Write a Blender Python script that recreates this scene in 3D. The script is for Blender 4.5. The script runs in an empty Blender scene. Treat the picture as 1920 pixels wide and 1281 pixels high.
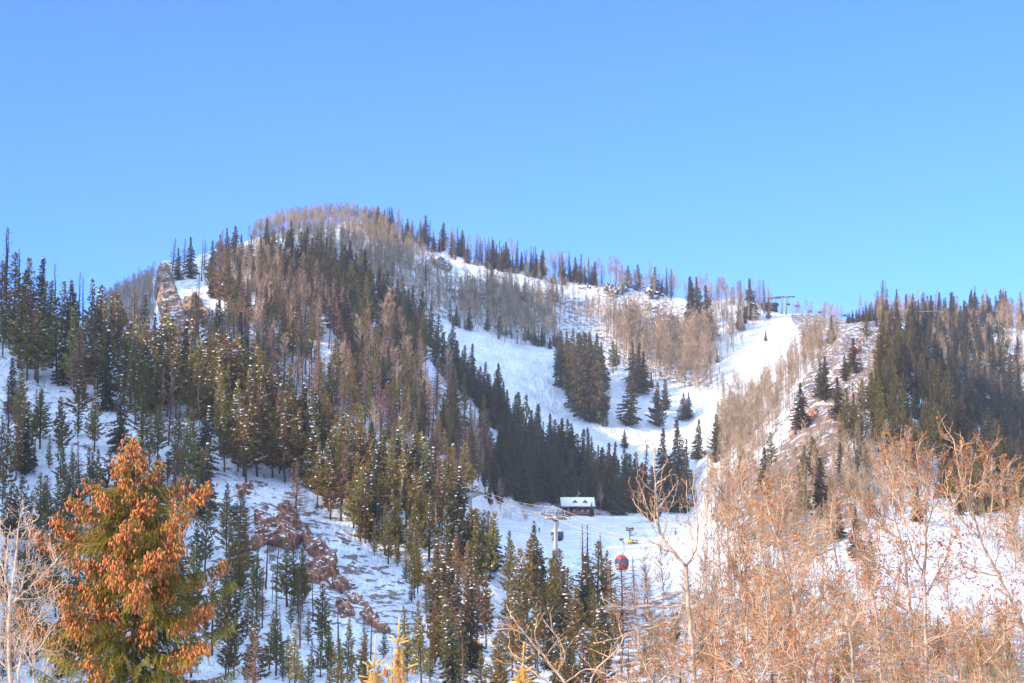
import bpy, math, random
import numpy as np
from mathutils import Vector, Matrix

# ------------------------------------------------------------------ camera, world, sun, exposure
W, H = 1920, 1281
FOC = 960 / math.tan(math.radians(15))
CX, CY = 960.0, 640.5
PITCH = math.radians(7)
CP, SP = math.cos(PITCH), math.sin(PITCH)
SUN_EL = math.radians(24)
SUN_AZ = math.radians(240)        # compass-like: 0 = +y, 90 = +x ; the sun stands low to the left
EXPOSURE = 1.15
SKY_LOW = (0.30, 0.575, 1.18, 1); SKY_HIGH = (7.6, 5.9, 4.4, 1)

scene = bpy.context.scene
COL = scene.collection
cam_d = bpy.data.cameras.new("camera"); cam = bpy.data.objects.new("camera", cam_d); COL.objects.link(cam)
cam_d.sensor_width = 36; cam_d.angle = math.radians(30); cam_d.clip_start = 0.5; cam_d.clip_end = 9000
cam.rotation_euler = (math.radians(90) + PITCH, 0, 0)
scene.camera = cam
SUNV = Vector((math.sin(SUN_AZ) * math.cos(SUN_EL), math.cos(SUN_AZ) * math.cos(SUN_EL), math.sin(SUN_EL)))

world = bpy.data.worlds.new("World"); scene.world = world; world.use_nodes = True
wn = world.node_tree.nodes; wl = world.node_tree.links
bg = wn['Background']; sky = wn.new('ShaderNodeTexSky'); sky.sky_type = 'NISHITA'; sky.sun_disc = False
sky.sun_elevation = SUN_EL; sky.sun_rotation = SUN_AZ; sky.altitude = 2400
sky.air_density = 1.0; sky.dust_density = 0.3; sky.ozone_density = 2.0
bg.inputs["Strength"].default_value = 0.14
hs_ = wn.new('ShaderNodeHueSaturation'); hs_.inputs['Saturation'].default_value = 1.0; hs_.inputs['Value'].default_value = 1.0
# sky tint: saturated blue low over the ridge; unseen overhead boosted to brighten shaded snow
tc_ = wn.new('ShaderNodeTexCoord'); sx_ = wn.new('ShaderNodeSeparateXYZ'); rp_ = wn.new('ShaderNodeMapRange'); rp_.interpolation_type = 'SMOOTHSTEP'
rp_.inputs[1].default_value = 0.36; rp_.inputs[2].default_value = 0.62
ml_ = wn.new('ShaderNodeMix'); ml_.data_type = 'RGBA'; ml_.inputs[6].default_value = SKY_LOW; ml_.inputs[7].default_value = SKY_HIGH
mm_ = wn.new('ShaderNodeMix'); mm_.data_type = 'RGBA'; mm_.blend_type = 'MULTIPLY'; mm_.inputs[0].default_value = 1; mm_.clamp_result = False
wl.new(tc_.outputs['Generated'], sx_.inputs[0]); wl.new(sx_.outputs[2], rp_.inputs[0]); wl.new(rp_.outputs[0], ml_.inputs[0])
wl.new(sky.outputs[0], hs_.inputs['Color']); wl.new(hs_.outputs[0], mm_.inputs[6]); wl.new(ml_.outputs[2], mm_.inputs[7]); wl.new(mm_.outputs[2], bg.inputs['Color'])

sun_d = bpy.data.lights.new("sun", 'SUN'); sun = bpy.data.objects.new("sun", sun_d); COL.objects.link(sun)
sun_d.energy = 4.3; sun_d.angle = math.radians(0.5); sun_d.color = (1.0, 0.79, 0.54)
sun.rotation_euler = SUNV.to_track_quat('Z', 'Y').to_euler()
scene.view_settings.view_transform = 'Standard'; scene.view_settings.look = 'None'
scene.view_settings.exposure = EXPOSURE; scene.view_settings.gamma = 1
scene.cycles.max_bounces = 6; scene.cycles.diffuse_bounces = 4; scene.cycles.transparent_max_bounces = 4
scene.cycles.volume_bounces = 0
scene.render.film_transparent = False

random.seed(7); rng = np.random.default_rng(7)

def unproj(px, py, d):
    """pixel + depth along the view axis -> world (numpy friendly)"""
    xc = (np.asarray(px) - CX) / FOC * d
    yc = (CY - np.asarray(py)) / FOC * d
    return np.stack(np.broadcast_arrays(xc, d * CP - yc * SP, d * SP + yc * CP), -1)

def proj(p):
    p = np.asarray(p, float)
    d = p[..., 1] * CP + p[..., 2] * SP
    yc = -p[..., 1] * SP + p[..., 2] * CP
    return CX + p[..., 0] / d * FOC, CY - yc / d * FOC, d

# ------------------------------------------------------------------ noise
def _hash(ix, iy, seed):
    n = (ix.astype(np.int64) * 374761393 + iy.astype(np.int64) * 668265263 + seed * 1442695041) & 0xffffffff
    n = ((n ^ (n >> 13)) * 1274126177) & 0xffffffff
    return ((n ^ (n >> 16)) & 0xffff) / 65535.0

def vnoise(x, y, seed=0):
    x = np.asarray(x, float); y = np.asarray(y, float)
    ix = np.floor(x); iy = np.floor(y); fx = x - ix; fy = y - iy
    fx = fx * fx * (3 - 2 * fx); fy = fy * fy * (3 - 2 * fy)
    a = _hash(ix, iy, seed); b = _hash(ix + 1, iy, seed); c = _hash(ix, iy + 1, seed); d = _hash(ix + 1, iy + 1, seed)
    return (a * (1 - fx) + b * fx) * (1 - fy) + (c * (1 - fx) + d * fx) * fy

def fbm(x, y, oct=4, seed=0):
    s = 0; a = 0.5; t = 0
    for k in range(oct):
        s = s + a * vnoise(x * 2 ** k + 17.3 * k, y * 2 ** k - 9.1 * k, seed + k); t += a; a *= 0.5
    return s / t - 0.5

# ------------------------------------------------------------------ the terrain: one heightfield
# ridge lines, hollows and benches, each given along the view as (column, distance, picture row)
def L(*a):
    a = np.array(a, float); return a[:, 0], a[:, 1], a[:, 2]
L1 = L((-500, 200, 1300), (900, 200, 1300), (1100, 170, 1330), (1400, 150, 1340), (2420, 150, 1330))
L2 = L((-500, 255, 960), (0, 260, 1060), (500, 262, 1085), (700, 262, 1110), (900, 250, 1160), (1000, 250, 1200), (1100, 250, 1215),
       (1300, 240, 1225), (1500, 250, 1180), (1650, 250, 1140), (1920, 250, 1145), (2420, 250, 1145))
L3 = L((-500, 400, 430), (-200, 390, 540), (0, 375, 608), (100, 370, 640), (200, 365, 658), (300, 360, 690), (400, 350, 735), (500, 340, 795),
       (600, 330, 850), (700, 322, 900), (800, 315, 940), (870, 312, 965), (920, 308, 1010), (980, 304, 1070), (1050, 300, 1115),
       (1100, 300, 1140), (1200, 300, 1150), (1300, 300, 1130), (1400, 300, 1090), (1500, 310, 1040), (1600, 320, 1010),
       (1700, 330, 985), (1800, 340, 975), (1920, 345, 970), (2420, 345, 960))
L4 = L((-500, 430, 450), (0, 405, 622), (300, 390, 702), (500, 370, 808), (700, 352, 914), (870, 342, 980), (930, 340, 1020), (980, 336, 1068),
       (1050, 334, 1098), (1200, 334, 1110), (1300, 334, 1100), (1400, 334, 1065), (1500, 340, 1010), (1600, 348, 985), (1700, 355, 972),
       (1920, 365, 965), (2420, 365, 955))
L5 = L((-500, 470, 480), (0, 460, 625), (300, 450, 700), (500, 430, 800), (700, 410, 900), (850, 400, 965), (920, 400, 1025), (1000, 420, 1058),
       (1150, 430, 1056), (1300, 430, 1050), (1400, 420, 1000), (1500, 410, 950), (1600, 410, 935), (1700, 400, 960), (1920, 400, 960), (2420, 400, 950))
L6 = L((-500, 640, 520), (100, 650, 640), (200, 660, 650), (270, 665, 640), (284, 668, 600), (294, 670, 510), (302, 670, 480), (350, 670, 487),
       (400, 680, 482), (480, 690, 472), (560, 695, 500), (640, 690, 530), (720, 685, 580), (800, 680, 640), (860, 675, 715),
       (950, 665, 800), (1050, 655, 880), (1150, 655, 935), (1220, 655, 955), (1290, 655, 962), (1330, 600, 925), (1400, 560, 850),
       (1450, 560, 790), (1500, 570, 720), (1550, 600, 660), (1580, 640, 618), (1620, 680, 598), (1700, 690, 606), (1740, 680, 650),
       (1800, 640, 760), (1860, 600, 830), (1920, 580, 880), (2420, 560, 940))
L7 = L((-500, 700, 540), (200, 720, 668), (290, 730, 545), (480, 750, 490), (640, 750, 548), (800, 745, 655), (860, 735, 720), (950, 725, 803),
       (1050, 720, 878), (1150, 720, 905), (1220, 720, 915), (1290, 720, 915), (1350, 690, 895), (1400, 670, 852), (1450, 660, 800),
       (1500, 680, 735), (1580, 740, 632), (1620, 760, 616), (1700, 770, 625), (1740, 760, 665), (1800, 700, 765), (1920, 640, 885), (2420, 620, 940))
L8 = L((-500, 900, 600), (0, 880, 640), (200, 860, 620), (300, 850, 530), (480, 860, 462), (560, 870, 472), (640, 860, 500), (720, 850, 545), (800, 840, 590),
       (850, 840, 608), (950, 840, 640), (1040, 835, 672), (1100, 830, 690), (1200, 830, 715), (1290, 820, 735), (1350, 810, 735),
       (1400, 800, 735), (1450, 800, 700), (1500, 810, 660), (1560, 840, 622), (1620, 850, 610), (1700, 860, 618), (1740, 850, 640),
       (1800, 820, 715), (1920, 800, 760), (2420, 800, 800))
L9 = L((-500, 1000, 660), (0, 1000, 640), (150, 1000, 602), (200, 1000, 580), (250, 990, 552), (290, 985, 528), (400, 985, 470), (480, 985, 448),
       (520, 985, 432), (580, 985, 420), (650, 985, 418), (720, 985, 432), (800, 980, 458), (850, 980, 472), (900, 975, 486), (1000, 970, 508),
       (1050, 970, 520), (1100, 965, 528), (1150, 960, 532), (1200, 960, 540), (1250, 960, 548), (1300, 955, 558), (1400, 950, 572),
       (1440, 950, 580), (1480, 950, 590), (1560, 960, 597), (1600, 970, 602), (1650, 980, 596), (1700, 990, 592), (1800, 990, 590),
       (1920, 990, 588), (2420, 990, 580))
# inner spur (u > 1440) and the flat piste around the lodge (900 < u < 1300)
B1 = L((880, 500, 935), (930, 545, 985), (1000, 585, 976), (1080, 596, 969), (1150, 600, 969), (1250, 600, 968), (1300, 570, 985),
       (1340, 520, 950), (1440, 450, 910), (1500, 460, 855), (1560, 480, 780), (1620, 500, 720), (1660, 520, 692), (1720, 520, 748),
       (1800, 500, 835), (1920, 480, 900), (2420, 480, 930))
B2 = L((880, 530, 925), (930, 575, 970), (1000, 610, 965), (1080, 618, 960), (1150, 622, 962), (1250, 620, 964), (1300, 600, 975),
       (1340, 545, 945), (1440, 480, 915), (1500, 490, 862), (1560, 510, 790), (1620, 530, 730), (1660, 550, 704), (1720, 545, 752),
       (1800, 530, 838), (1920, 510, 895), (2420, 510, 935))
US = np.arange(-500, 2421, 3.0)
DS = np.concatenate([np.geomspace(3, 110, 16)[:-1], np.arange(110, 200, 5.0), np.arange(200, 1000, 2.2), np.arange(1000, 1500, 14.0)])

def hval(py, d): return (CY - py) / FOC * d

def build_terrain():
    def at(Ln): return np.interp(US, Ln[0], Ln[1]), np.interp(US, Ln[0], Ln[2])
    rows = []
    z0 = -11.0
    for d in (3.0, 110.0):
        dd = np.full_like(US, d); rows.append((dd, (z0 - dd * SP) / CP))
    for Ln in (L1, L2, L3, L4, L5):
        d, y = at(Ln); rows.append((d, hval(y, d)))
    d5, h5 = rows[-1]; d6, y6 = at(L6); h6 = hval(y6, d6)
    w = np.clip((US - 800) / 100, 0, 1)
    for Ln, t in ((B1, 0.45), (B2, 0.6)):
        db, yb = at(Ln); hb = hval(yb, db)
        dl = d5 + (d6 - d5) * t; hl = h5 + (h6 - h5) * t
        rows.append((dl + (db - dl) * w, hl + (hb - hl) * w))
    rows.append((d6, h6))
    for Ln in (L7, L8, L9):
        d, y = at(Ln); rows.append((d, hval(y, d)))
    d9, y9 = at(L9)
    rows.append((d9 + 90, hval(y9 + 35, d9 + 90))); rows.append((d9 + 520, hval(y9 + 130, d9 + 520)))
    D = np.array([r[0] for r in rows]); Hh = np.array([r[1] for r in rows])
    out = np.empty((len(US), len(DS)))
    for i in range(len(US)):
        out[i] = np.interp(DS, D[:, i], Hh[:, i])
    k = np.exp(-np.linspace(-2, 2, 7) ** 2); k /= k.sum()
    pad = np.pad(out, ((0, 0), (3, 3)), 'edge'); out = sum(k[j] * pad[:, j:j + out.shape[1]] for j in range(7))
    k = np.array([1, 2, 3, 2, 1.]); k /= k.sum()
    pad = np.pad(out, ((2, 2), (0, 0)), 'edge'); out = sum(k[j] * pad[j:j + out.shape[0]] for j in range(5))
    U, DD = np.meshgrid(US, DS, indexing='ij')
    P = unproj(U, CY - out / DD * FOC, DD)
    x, y = P[..., 0], P[..., 1]
    amp = np.interp(DD, [100, 220, 400, 1000], [0.1, 1, 1.3, 1.6])
    smooth = 1 - 0.75 * np.clip(1 - np.abs(DD - 520) / 120, 0, 1) * ((U > 920) & (U < 1310))
    n = fbm(x / 38, y / 38, 3, 3) * 5.0 + fbm(x / 11, y / 11, 3, 9) * 1.6 + fbm(x / 3.5, y / 3.5, 2, 5) * 0.35
    P[..., 2] += n * amp * smooth
    return P
TP = build_terrain()
TPX, TPY, TPD = proj(TP)

def column(px):
    f = (px - US[0]) / 3.0; i = int(max(0, min(len(US) - 2, math.floor(f)))); t = f - i
    return TP[i] * (1 - t) + TP[i + 1] * t, TPY[i] * (1 - t) + TPY[i + 1] * t

def ground(px, py, dmin=0):
    """first visible point of the ground under a pixel"""
    P, Y = column(px)
    ok = np.nonzero((Y <= py) & (DS > dmin))[0]
    if len(ok) == 0:
        j = int(np.argmin(np.where(DS > max(dmin, 100), Y, 1e9))); return P[j].copy(), float(DS[j])
    j = ok[0]
    if j == 0: return P[0].copy(), float(DS[0])
    t = (Y[j - 1] - py) / max(1e-6, Y[j - 1] - Y[j]); t = min(1, max(0, t))
    return P[j - 1] * (1 - t) + P[j] * t, float(DS[j - 1] * (1 - t) + DS[j] * t)

def ground_at(px, d):
    P, Y = column(px)
    j = int(np.clip(np.searchsorted(DS, d) - 1, 0, len(DS) - 2)); t = (d - DS[j]) / (DS[j + 1] - DS[j])
    return P[j] * (1 - t) + P[j + 1] * t

# ------------------------------------------------------------------ helpers
def mesh_from(name, V, F, mats, mi=None, smooth=False):
    me = bpy.data.meshes.new(name)
    V = np.asarray(V, np.float32).reshape(-1, 3)
    me.vertices.add(len(V)); me.vertices.foreach_set('co', V.ravel())
    if isinstance(F, np.ndarray):
        n, k = F.shape
        me.loops.add(n * k); me.loops.foreach_set('vertex_index', F.astype(np.int32).ravel())
        me.polygons.add(n); me.polygons.foreach_set('loop_start', np.arange(0, n * k, k, dtype=np.int32))
        me.polygons.foreach_set('loop_total', np.full(n, k, np.int32))
    else:
        tot = np.array([len(f) for f in F], np.int32); flat = np.array([i for f in F for i in f], np.int32)
        me.loops.add(len(flat)); me.loops.foreach_set('vertex_index', flat)
        me.polygons.add(len(F)); me.polygons.foreach_set('loop_start', np.concatenate([[0], np.cumsum(tot)[:-1]]).astype(np.int32))
        me.polygons.foreach_set('loop_total', tot)
    for m in mats: me.materials.append(m)
    if mi is not None: me.polygons.foreach_set('material_index', np.asarray(mi, np.int32))
    if smooth: me.polygons.foreach_set('use_smooth', np.ones(len(me.polygons), bool))
    me.update(calc_edges=True)
    return me

def link(name, me, parent=None):
    o = bpy.data.objects.new(name, me); COL.objects.link(o)
    if parent is not None: o.parent = parent
    return o

def tag(o, label=None, cat=None, group=None, kind=None):
    if label: o['label'] = label
    if cat: o['category'] = cat
    if group: o['group'] = group
    if kind: o['kind'] = kind
    return o

def thing(name, label, cat, loc=(0, 0, 0), rz=0, group=None):
    o = bpy.data.objects.new(name, None); COL.objects.link(o)
    o.empty_display_size = 0.5; o.location = loc; o.rotation_euler = (0, 0, rz)
    return tag(o, label, cat, group)

class MB:
    """collects boxes, tubes, blobs"""
    def __init__(s): s.V = []; s.F = []; s.M = []; s.n = 0
    def add(s, V, F, m=0):
        V = np.asarray(V, float).reshape(-1, 3)
        s.V.append(V); s.F += [tuple(i + s.n for i in f) for f in F]; s.M += [m] * len(F); s.n += len(V)
    def box(s, c, size, m=0, R=None):
        x, y, z = [a / 2 for a in size]
        V = np.array([(i * x, j * y, k * z) for i in (-1, 1) for j in (-1, 1) for k in (-1, 1)])
        if R is not None: V = V @ np.array(R).T
        s.add(V + np.array(c), [(0, 1, 3, 2), (4, 6, 7, 5), (0, 4, 5, 1), (2, 3, 7, 6), (0, 2, 6, 4), (1, 5, 7, 3)], m)
    def tube(s, pts, rad, sides=5, m=0, cap=True):
        pts = np.asarray(pts, float); n = len(pts)
        rad = np.broadcast_to(np.asarray(rad, float), (n,))
        t = np.gradient(pts, axis=0); t /= np.linalg.norm(t, axis=1)[:, None] + 1e-9
        ref = np.array([0, 0, 1.0]) if abs(t[0][2]) < 0.9 else np.array([1.0, 0, 0])
        a = np.cross(t, ref); a /= np.linalg.norm(a, axis=1)[:, None] + 1e-9
        b = np.cross(t, a)
        ang = np.arange(sides) * 2 * math.pi / sides
        ring = a[:, None] * np.cos(ang)[None, :, None] + b[:, None] * np.sin(ang)[None, :, None]
        V = pts[:, None] + ring * rad[:, None, None]
        F = [(i * sides + j, i * sides + (j + 1) % sides, (i + 1) * sides + (j + 1) % sides, (i + 1) * sides + j) for i in range(n - 1) for j in range(sides)]
        if cap: F += [tuple(range(sides))[::-1], tuple((n - 1) * sides + j for j in range(sides))]
        s.add(V, F, m)
    def blob(s, c, r, m=0, jit=0.2, nu=6, nv=4):
        V = [(0, 0, 1)]; F = []
        for i in range(1, nv):
            ph = math.pi * i / nv
            for j in range(nu):
                th = 2 * math.pi * j / nu; k = 1 + random.uniform(-jit, jit)
                V.append((math.sin(ph) * math.cos(th) * k, math.sin(ph) * math.sin(th) * k, math.cos(ph)))
        V.append((0, 0, -1)); last = len(V) - 1
        for j in range(nu):
            F.append((0, 1 + j, 1 + (j + 1) % nu)); b = 1 + (nv - 2) * nu
            F.append((last, b + (j + 1) % nu, b + j))
        for i in range(nv - 2):
            for j in range(nu):
                a = 1 + i * nu; F.append((a + j, a + nu + j, a + nu + (j + 1) % nu, a + (j + 1) % nu))
        s.add(np.array(V) * np.array(r) + np.array(c), F, m)
    def prism(s, prof, y0, y1, m=0):
        """profile in xz, extruded along y"""
        n = len(prof); V = [(x, y0, z) for x, z in prof] + [(x, y1, z) for x, z in prof]
        F = [tuple(range(n)), tuple(range(n, 2 * n))[::-1]] + [(i, i + n, (i + 1) % n + n, (i + 1) % n) for i in range(n)]
        s.add(V, F, m)
    def mesh(s, name, mats, smooth=False):
        return mesh_from(name, np.concatenate(s.V), s.F, mats, s.M if len(mats) > 1 else None, smooth)
    def build(s, name, mats, parent=None, smooth=False):
        if not isinstance(mats, (list, tuple)): mats = [mats]
        return link(name, s.mesh(name, mats, smooth), parent)

# ------------------------------------------------------------------ materials
def mat(name, col, rough=0.8, spec=0.2, var=0.0, hue=0.0, trans=0.0, noise=None, metal=0.0, col2=None, objvar=0.0, bump=0.0, bscale=5):
    m = bpy.data.materials.new(name); m.use_nodes = True; nt = m.node_tree; n = nt.nodes; l = nt.links
    b = n['Principled BSDF']; b.inputs['Roughness'].default_value = rough; b.inputs['Metallic'].default_value = metal
    b.inputs['Specular IOR Level'].default_value = spec
    c = n.new('ShaderNodeRGB'); c.outputs[0].default_value = (*col, 1); src = c.outputs[0]
    if noise or bump:
        g = n.new('ShaderNodeNewGeometry'); t = n.new('ShaderNodeTexNoise'); t.inputs['Detail'].default_value = 5
        t.inputs['Scale'].default_value = noise or bscale; l.new(g.outputs['Position'], t.inputs['Vector'])
    if noise:
        r = n.new('ShaderNodeValToRGB'); r.color_ramp.elements[0].position = 0.38; r.color_ramp.elements[1].position = 0.62
        c2 = col2 or tuple(x * 0.5 for x in col)
        r.color_ramp.elements[0].color = (*c2, 1); r.color_ramp.elements[1].color = (*col, 1)
        l.new(t.outputs['Fac'], r.inputs[0]); src = r.outputs[0]
    if var or hue:
        oi = n.new('ShaderNodeObjectInfo'); hs = n.new('ShaderNodeHueSaturation')
        mr = n.new('ShaderNodeMapRange'); mr.inputs[3].default_value = 1 - var; mr.inputs[4].default_value = 1 + var
        l.new(oi.outputs['Random'], mr.inputs[0]); l.new(mr.outputs[0], hs.inputs['Value'])
        mh = n.new('ShaderNodeMapRange'); mh.inputs[3].default_value = 0.5 - hue; mh.inputs[4].default_value = 0.5 + hue
        mu = n.new('ShaderNodeMath'); mu.operation = 'MULTIPLY'; mu.inputs[1].default_value = 7.31
        fr = n.new('ShaderNodeMath'); fr.operation = 'FRACT'
        l.new(oi.outputs['Random'], mu.inputs[0]); l.new(mu.outputs[0], fr.inputs[0]); l.new(fr.outputs[0], mh.inputs[0])
        l.new(mh.outputs[0], hs.inputs['Hue']); l.new(src, hs.inputs['Color']); src = hs.outputs[0]
    l.new(src, b.inputs['Base Color'])
    if bump:
        bp = n.new('ShaderNodeBump'); bp.inputs['Strength'].default_value = bump; bp.inputs['Distance'].default_value = 0.3
        l.new(t.outputs['Fac'], bp.inputs['Height']); l.new(bp.outputs[0], b.inputs['Normal'])
    if trans:
        tr = n.new('ShaderNodeBsdfTranslucent'); mx = n.new('ShaderNodeMixShader'); mx.inputs[0].default_value = trans
        l.new(src, tr.inputs['Color']); l.new(b.outputs[0], mx.inputs[1]); l.new(tr.outputs[0], mx.inputs[2])
        l.new(mx.outputs[0], n['Material Output'].inputs['Surface'])
    return m

M = dict(
    pine=mat('pine_needles', (0.225, 0.155, 0.042), 0.7, 0.2, var=0.38, hue=0.03, trans=0.42),
    spruce=mat('spruce_needles', (0.105, 0.085, 0.040), 0.7, 0.2, var=0.35, hue=0.03, trans=0.38),
    dead=mat('dead_needles', (0.29, 0.16, 0.11), 0.9, 0.1, var=0.25, hue=0.02, trans=0.2),
    bark=mat('conifer_bark', (0.11, 0.075, 0.055), 0.9, 0.1, var=0.2, noise=6),
    aspen=mat('aspen_bark', (0.48, 0.33, 0.22), 0.85, 0.1, var=0.25, hue=0.015, noise=.25, col2=(0.22, 0.16, 0.10)),
    brush=mat('willow_twigs', (0.40, 0.27, 0.13), 0.9, 0.1, var=0.35, hue=0.015, noise=.5, col2=(0.10, 0.07, 0.04)),
    redbrush=mat('red_twigs', (0.28, 0.13, 0.085), 0.9, 0.1, var=0.3, hue=.02, noise=.4, col2=(0.13, 0.08, 0.06)),
    snow=mat('snow_clump', (0.76, 0.76, 0.78), 0.6, 0.2),
    grass=mat('dry_grass', (0.22, 0.15, 0.09), 0.9, 0.1, var=0.2),
    rock=mat('brown_rock', (0.30, 0.19, 0.15), 0.95, 0.1, noise=0.9, col2=(0.15, 0.10, 0.085), bump=1.0, bscale=2.0),
    cliff=mat('tan_cliff_rock', (0.46, 0.30, 0.21), 0.95, 0.1, noise=0.5, col2=(0.20, 0.13, 0.10), bump=1.0, bscale=2.0),
    greyrock=mat('grey_rock', (0.17, 0.13, 0.12), 0.95, 0.1, noise=0.6, col2=(0.09, 0.075, 0.07), bump=1.0, bscale=1.5),
    needle=mat('cone_spruce_needles', (0.42, 0.31, 0.045), 0.6, 0.25, noise=1.6, col2=(0.15, 0.155, 0.03), trans=0.25),
    cone=mat('spruce_cone', (0.60, 0.19, 0.045), 0.6, 0.3, noise=11, col2=(0.20, 0.055, 0.02)),
    coneb=mat('spruce_bark', (0.20, 0.13, 0.085), 0.9, 0.1, noise=14),
    gold=mat('golden_needles', (0.72, 0.46, 0.12), 0.6, 0.25, trans=0.2),
    cotton=mat('cottonwood_bark', (0.50, 0.36, 0.25), 0.85, 0.15, noise=7, col2=(0.26, 0.18, 0.12)),
    twig=mat('cottonwood_twigs', (0.55, 0.36, 0.205), 0.85, 0.15, noise=1.5, col2=(0.24, 0.135, 0.075)),
    leaf=mat('withered_leaves', (0.52, 0.17, 0.045), 0.8, 0.15, trans=0.3, noise=3, col2=(0.28, 0.085, 0.035)),
    pale=mat('pale_bark', (0.58, 0.41, 0.28), 0.85, 0.15, noise=7, col2=(0.36, 0.25, 0.17)),
    steel=mat('galvanised_steel', (0.34, 0.32, 0.29), 0.5, 0.5, metal=0.3),
    rope=mat('steel_rope', (0.42, 0.34, 0.26), 0.6, 0.4),
    darkmetal=mat('dark_metal', (0.05, 0.06, 0.07), 0.5, 0.4),
    redpaint=mat('red_paint', (0.36, 0.015, 0.02), 0.35, 0.5),
    cabdark=mat('dark_cabin_paint', (0.035, 0.03, 0.04), 0.3, 0.5),
    silver=mat('silver_cabin_panel', (0.62, 0.56, 0.52), 0.35, 0.5, metal=0.2),
    glass=mat('tinted_glass', (0.03, 0.07, 0.13), 0.12, 0.7),
    wallred=mat('log_wall', (0.14, 0.045, 0.035), 0.85, 0.15, noise=3),
    trim=mat('brown_trim', (0.16, 0.055, 0.045), 0.8, 0.2),
    curtain=mat('pale_window', (0.45, 0.42, 0.45), 0.3, 0.4),
    wood=mat('weathered_wood', (0.27, 0.19, 0.16), 0.9, 0.1),
    yellow=mat('yellow_pad', (0.75, 0.50, 0.02), 0.7, 0.2),
    black=mat('black_cloth', (0.02, 0.022, 0.03), 0.8, 0.2),
    greycloth=mat('grey_cloth', (0.35, 0.36, 0.38), 0.8, 0.2),
    skin=mat('skin', (0.5, 0.3, 0.22), 0.6, 0.3),
)

# snow ground: snow with stones, needles and dead grass showing where the slope is steep or the vertex mask says so
def ground_material():
    m = bpy.data.materials.new('snow_ground'); m.use_nodes = True; nt = m.node_tree; n = nt.nodes; l = nt.links
    b = n['Principled BSDF']; b.inputs['Roughness'].default_value = 0.55; b.inputs['Specular IOR Level'].default_value = 0.25
    g = n.new('ShaderNodeNewGeometry')
    def noise(sc, det=6, rough=0.6):
        t = n.new('ShaderNodeTexNoise'); t.inputs['Scale'].default_value = sc; t.inputs['Detail'].default_value = det
        t.inputs['Roughness'].default_value = rough; l.new(g.outputs['Position'], t.inputs['Vector']); return t.outputs['Fac']
    def mth(op, a, bb):
        x = n.new('ShaderNodeMath'); x.operation = op
        for i, v in enumerate((a, bb)):
            if isinstance(v, (int, float)): x.inputs[i].default_value = v
            else: l.new(v, x.inputs[i])
        return x.outputs[0]
    at = n.new('ShaderNodeAttribute'); at.attribute_name = 'bare'
    f = mth('ADD', mth('MULTIPLY', noise(0.45, 8, 0.7), 1.0), mth('MULTIPLY', at.outputs['Fac'], 0.40))
    r = n.new('ShaderNodeValToRGB'); r.color_ramp.elements[0].position = 0.70; r.color_ramp.elements[1].position = 0.735
    r.color_ramp.elements[0].color = (0, 0, 0, 1); r.color_ramp.elements[1].color = (1, 1, 1, 1)
    l.new(f, r.inputs[0])
    dirt = n.new('ShaderNodeValToRGB'); dirt.color_ramp.elements[0].color = (0.10, 0.075, 0.06, 1); dirt.color_ramp.elements[1].color = (0.32, 0.20, 0.15, 1)
    dirt.color_ramp.elements[0].position = 0.35; dirt.color_ramp.elements[1].position = 0.65
    l.new(noise(1.3), dirt.inputs[0])
    mx = n.new('ShaderNodeMix'); mx.data_type = 'RGBA'
    sn = n.new('ShaderNodeValToRGB'); sn.color_ramp.elements[0].color = (0.50, 0.51, 0.55, 1); sn.color_ramp.elements[1].color = (0.71, 0.71, 0.73, 1)
    sn.color_ramp.elements[0].position = 0.3; sn.color_ramp.elements[1].position = 0.6
    l.new(noise(0.12, 5), sn.inputs[0])
    l.new(r.outputs[0], mx.inputs[0]); l.new(sn.outputs[0], mx.inputs[6]); l.new(dirt.outputs[0], mx.inputs[7])
    l.new(mx.outputs[2], b.inputs['Base Color'])
    mp = n.new('ShaderNodeMapping'); mp.inputs['Scale'].default_value = (1.1, 0.10, 0.3); mp.inputs['Rotation'].default_value = (0, 0, 0.35); l.new(g.outputs['Position'], mp.inputs[0])
    tr = n.new('ShaderNodeTexNoise'); tr.inputs['Scale'].default_value = 1.0; tr.inputs['Detail'].default_value = 4; l.new(mp.outputs[0], tr.inputs['Vector'])
    bp = n.new('ShaderNodeBump'); bp.inputs['Strength'].default_value = 1.0; bp.inputs['Distance'].default_value = 1.9
    l.new(mth('ADD', mth('ADD', noise(0.35, 6, 0.6), mth('ADD', mth('MULTIPLY', noise(0.13, 3, 0.5), 1.2), mth('MULTIPLY', tr.outputs['Fac'], .45))), mth('MULTIPLY', r.outputs[0], 0.3)), bp.inputs['Height']); l.new(bp.outputs[0], b.inputs['Normal'])
    return m
M['ground'] = ground_material()
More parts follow.
